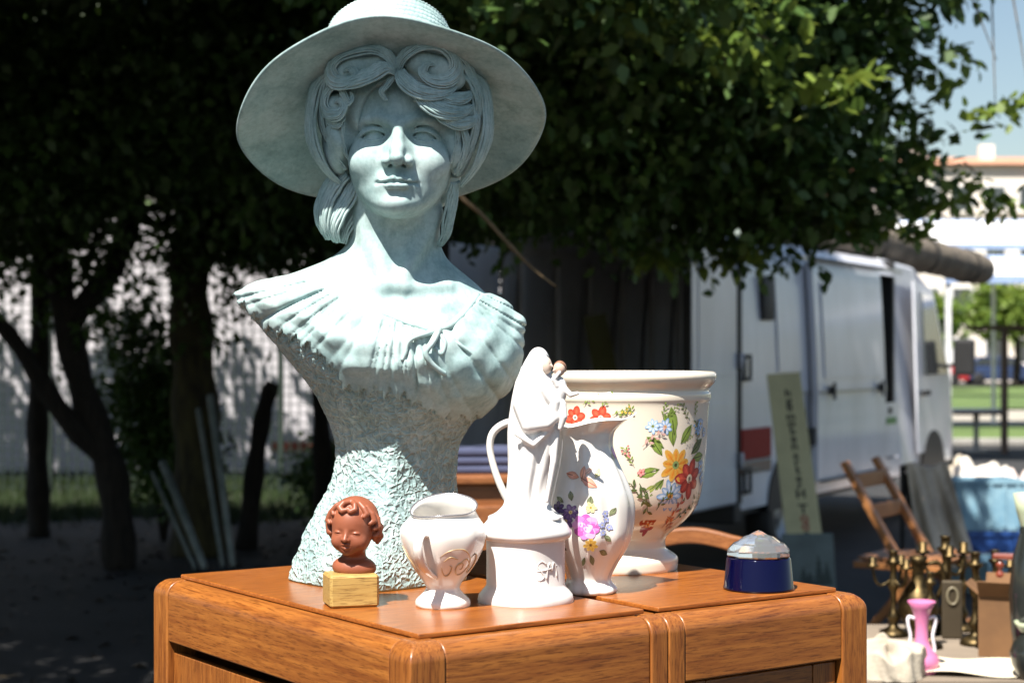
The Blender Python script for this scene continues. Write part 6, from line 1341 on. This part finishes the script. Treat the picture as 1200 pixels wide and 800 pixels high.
crate(1172, 11.2, 0.5, 0.36, 0.22, M_BLUE, 'low light blue crate on the asphalt in front of the others', 0.0, R(24))
def heap(px, d, w, dp, h, label, seed, m=M_HEAP):
    g = random.Random(seed); bl = [(g.uniform(-.4, .4), g.uniform(-.4, .4), g.uniform(.16, .3), g.uniform(.5, 1)) for _ in range(9)]
    def fn(u, v):
        x, y = u-0.5, v-0.5; e = max(0, 1-(2*abs(x))**4)*max(0, 1-(2*abs(y))**4); z = max(b[3]*math.exp(-((x-b[0])**2+(y-b[1])**2)/b[2]**2) for b in bl)
        z += 0.10*math.sin(u*19+seed)*math.sin(v*15) + 0.06*math.sin(u*37+v*22); return (x*w, y*dp, max(0.004, h*e**0.4*z))
    return tag(MB().grid(fn, 44, 32).build('bedding_heap', m, None, (at(px, 0, d).x, d, 0.004), (0, 0, g.uniform(-.3, .3))), label, 'cloth')
heap(1150, 17.5, 1.1, 0.8, 0.46, 'rumpled white bedding heap behind the blue crates', 3); heap(1200, 16.6, 0.8, 0.7, 0.46, 'rumpled white bedding heap with pink tinge beside the larger heap', 5, mat('pale pink bedding', (0.78, 0.64, 0.60), (0.6, 0.5, 0.46), scale=3, rough=0.9)); heap(1120, 20, 1.0, 0.8, 0.40, 'low cream cloth heap near the van front', 8, M_BEI)
M_TTOP = mat('white table top', (0.8, 0.79, 0.76), rough=0.6); M_RUST = mat('brown steel post', (0.12, 0.075, 0.055), rough=0.6)
lt = thing('white_table', 'small white-topped pedestal table standing on the lawn edge', 'table', (at(1144, 0, 27.0).x, 27.0, 0)); MB().box((-0.42, -0.3, 0.655), (0.42, 0.3, 0.69)).build('top', M_TTOP, lt, bevel=0.01); MB().box((-0.40, -0.28, 0.60), (0.40, 0.28, 0.654)).build('apron', M_RUST, lt); MB().lathe([(0.20, 0), (0.2, 0.03), (0.05, 0.06), (0.04, 0.3), (0.05, 0.599)], 16).build('pedestal', M_KERB, lt)
fr = thing('stall_frame', 'brown steel stall frame with one post and a rail by the white table', 'frame', (at(1177, 0, 26.5).x, 26.5, 0)); MB().box((-0.045, -0.045, 0), (0.045, 0.045, 1.92)).build('post', M_RUST, fr); MB().box((-0.6, -0.03, 1.925), (2.2, 0.03, 2.0)).build('rail', M_RUST, fr); MB().box((1.9, -0.045, 0), (1.99, 0.045, 1.92)).build('post', M_RUST, fr)
# marquees
M_CANV = mat('white stall canvas', (0.80, 0.79, 0.77), (0.76, 0.75, 0.73), scale=1, rough=0.8); M_BTRIM = mat('blue canvas trim', (0.30, 0.40, 0.62), rough=0.7); M_WPOLE = mat('white pole', (0.75, 0.75, 0.75), rough=0.4)
def marquee(x0, x1, y0, y1, ze, zr, label):
    root = thing('market_marquee', label, 'marquee', (x0, y0, 0)); w, dp = x1-x0, y1-y0
    MB().grid(lambda u, v: (u*w, v*dp, ze+(zr-ze)*v - 0.10*math.sin(v*math.pi)*abs(math.sin(u*w/3*math.pi))), 40, 10).build('canopy', M_CANV, root); 
    MB().box((-0.02, -0.05, ze-0.09), (w+0.02, -0.012, ze+0.02)).build('valance', M_BTRIM, root); MB().box((-0.02, dp+0.01, zr-0.02), (w+0.02, dp+0.06, zr+0.05)).build('ridge_trim', M_BTRIM, root)
    for i in range(int(w/3)+1):
        for y, h in ((0.02, ze-0.091), (dp-0.02, zr-0.08)): MB().box((i*3+0.0, y-0.035, 0), (i*3+0.07, y+0.035, h)).build('pole', M_WPOLE, root)
marquee(6.0, 15.2, 23.6, 26.2, 2.62, 3.02, 'white market marquee with blue trim standing before the taller one'); marquee(7.4, 19.6, 32.0, 37.0, 3.6, 4.42, 'taller white market marquee with blue trim rising behind the first')
# distant houses
M_FAC = mat('cream facade', (0.74, 0.68, 0.60), (0.68, 0.62, 0.55), scale=0.4, rough=0.9); M_ROOF = mat('orange clay tiles', (0.46, 0.24, 0.15), (0.38, 0.19, 0.12), scale=1.5, rough=0.85, bump=0.5); M_FAC2 = mat('ochre facade', (0.62, 0.44, 0.28), (0.56, 0.40, 0.26), scale=0.4, rough=0.9)
def house(x0, x1, y, dp, h, roofh, cols, rows, m, label, shop=False):
    root = thing('apartment_house', label, 'building', (x0, y, 0)); w = x1-x0
    MB().box((0, 0, -0.2), (w, dp, h)).build('wall', m, root)
    rf = MB().add([(-0.4, -0.4, h), (w+0.4, -0.4, h), (w+0.4, dp+0.4, h), (-0.4, dp+0.4, h), (-0.4, dp/2, h+roofh), (w+0.4, dp/2, h+roofh)], [(0, 1, 5, 4), (2, 3, 4, 5), (0, 4, 3), (1, 2, 5), (3, 2, 1, 0)]).build('roof', M_ROOF, root)
    for cx in (0.25, 0.7): MB().box((w*cx, dp*0.3, h+0.3*roofh), (w*cx+0.8, dp*0.3+0.6, h+roofh+0.5)).build('chimney', M_FAC, rf)
    for r in range(rows):
        for c in range(cols):
            cx = w*(c+0.5)/cols; cz = 1.0 + (h-0.8)*(r)/rows
            wi = MB().box((cx-0.62, -0.06, cz), (cx+0.62, -0.003, cz+1.5)).build('window', M_WPOLE, root); MB().box((cx-0.52, -0.085, cz+0.1), (cx+0.52, -0.062, cz+1.4)).build('pane', M_GLZ, wi); MB().box((cx-0.72, -0.16, cz-0.1), (cx+0.72, -0.003, cz-0.005)).build('sill', m, wi)
house(20.6, 30.0, 96, 10, 12.2, 1.0, 5, 4, M_FAC, 'cream apartment house with orange tiled roof above the marquees'); house(27.5+2.8, 42, 92, 10, 11.0, 1.6, 6, 4, M_FAC2, 'ochre apartment house adjoining the cream house'); house(15.0, 20.2, 100, 9, 10.2, 1.6, 3, 3, M_FAC2, 'narrow ochre house with tiled roof behind the tree branches')
# parked cars on the far road
def car(x, y, m, label, rz=0.0):
    root = thing('parked_car', label, 'car', (x, y, 0.004), rz, group='cars parked beyond the lawn')
    b = MB().prism([(-2.1, 0.25), (2.1, 0.25), (2.15, 0.6), (2.05, 0.82), (1.2, 0.92), (-1.9, 0.95), (-2.12, 0.7)], -0.85, 0.85).build('body', m, root, bevel=0.08, seg=2); MB().prism([(-1.85, 0.951), (1.15, 0.921), (0.45, 1.42), (-1.2, 1.45)], -0.74, 0.74).build('cabin', m, root, bevel=0.06, seg=2)
    for poly in ([(-1.55, 1.0), (-0.35, 1.0), (-0.35, 1.36), (-1.15, 1.37)], [(-0.25, 1.0), (0.85, 0.98), (0.35, 1.34), (-0.25, 1.36)]): MB().prism(poly, -0.755, -0.742).build('window', M_GLZ, root)
    for sx in (-1.3, 1.3):
        for sy in (-0.8, 0.8):
            MB().lathe([(0.001, -0.09), (0.26, -0.09), (0.31, -0.07), (0.31, 0.07), (0.26, 0.09), (0.001, 0.09)], 20, M=Matrix.Translation((sx, sy, 0.31)) @ Matrix.Rotation(R(90), 4, 'X')).build('wheel', M_RUB, root)
    for sy in (-0.6, 0.6): MB().box((2.06, sy-0.15, 0.6), (2.15, sy+0.15, 0.75)).build('headlight', M_WPOLE, root, bevel=0.02)
car(24.6, 86, mat('dark blue car paint', (0.03, 0.05, 0.12), rough=0.2, coat=0.6), 'dark blue parked car under the far tree'); car(20.2, 84, mat('red car paint', (0.40, 0.03, 0.04), rough=0.2, coat=0.6), 'red parked car showing behind the van mirror'); car(29.6, 86, mat('silver car paint', (0.4, 0.41, 0.43), rough=0.2, coat=0.6), 'silver parked car next to the dark blue car')
# far trees
def far_tree(x, y, h, r, seed, label):
    root = thing('street_tree', label, 'tree', (x, y, 0), group='trees along the far road'); mb = MB(); limb(mb, [(0, 0, -.1), (0.1, 0, h*.3), (-0.05, 0, h*.7)], 0.22, 0.08, 14, 8); mb.build('trunk', M_BARK, root)
    g = random.Random(seed); cl = [(g.uniform(-.5, .5)*r, g.uniform(-.4, .4)*r, h*0.62+g.uniform(-.3, .3)*r, r*g.uniform(.4, .65), r*g.uniform(.4, .65), r*g.uniform(.35, .55)) for _ in range(7)]
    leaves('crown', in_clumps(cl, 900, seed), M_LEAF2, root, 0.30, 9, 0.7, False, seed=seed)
far_tree(23.6, 80, 5.4, 2.2, 70, 'green street tree beside the white marquee pole'); far_tree(26.0, 78, 5.0, 2.2, 71, 'green street tree over the dark blue car'); far_tree(19.0, 88, 5.6, 1.8, 72, 'green street tree behind the van windscreen'); far_tree(29.5, 80, 5.6, 2.4, 73, 'green street tree beyond the silver car'); far_tree(16.5, 70, 5.2, 2.0, 74, 'green street tree glimpsed past the van front')
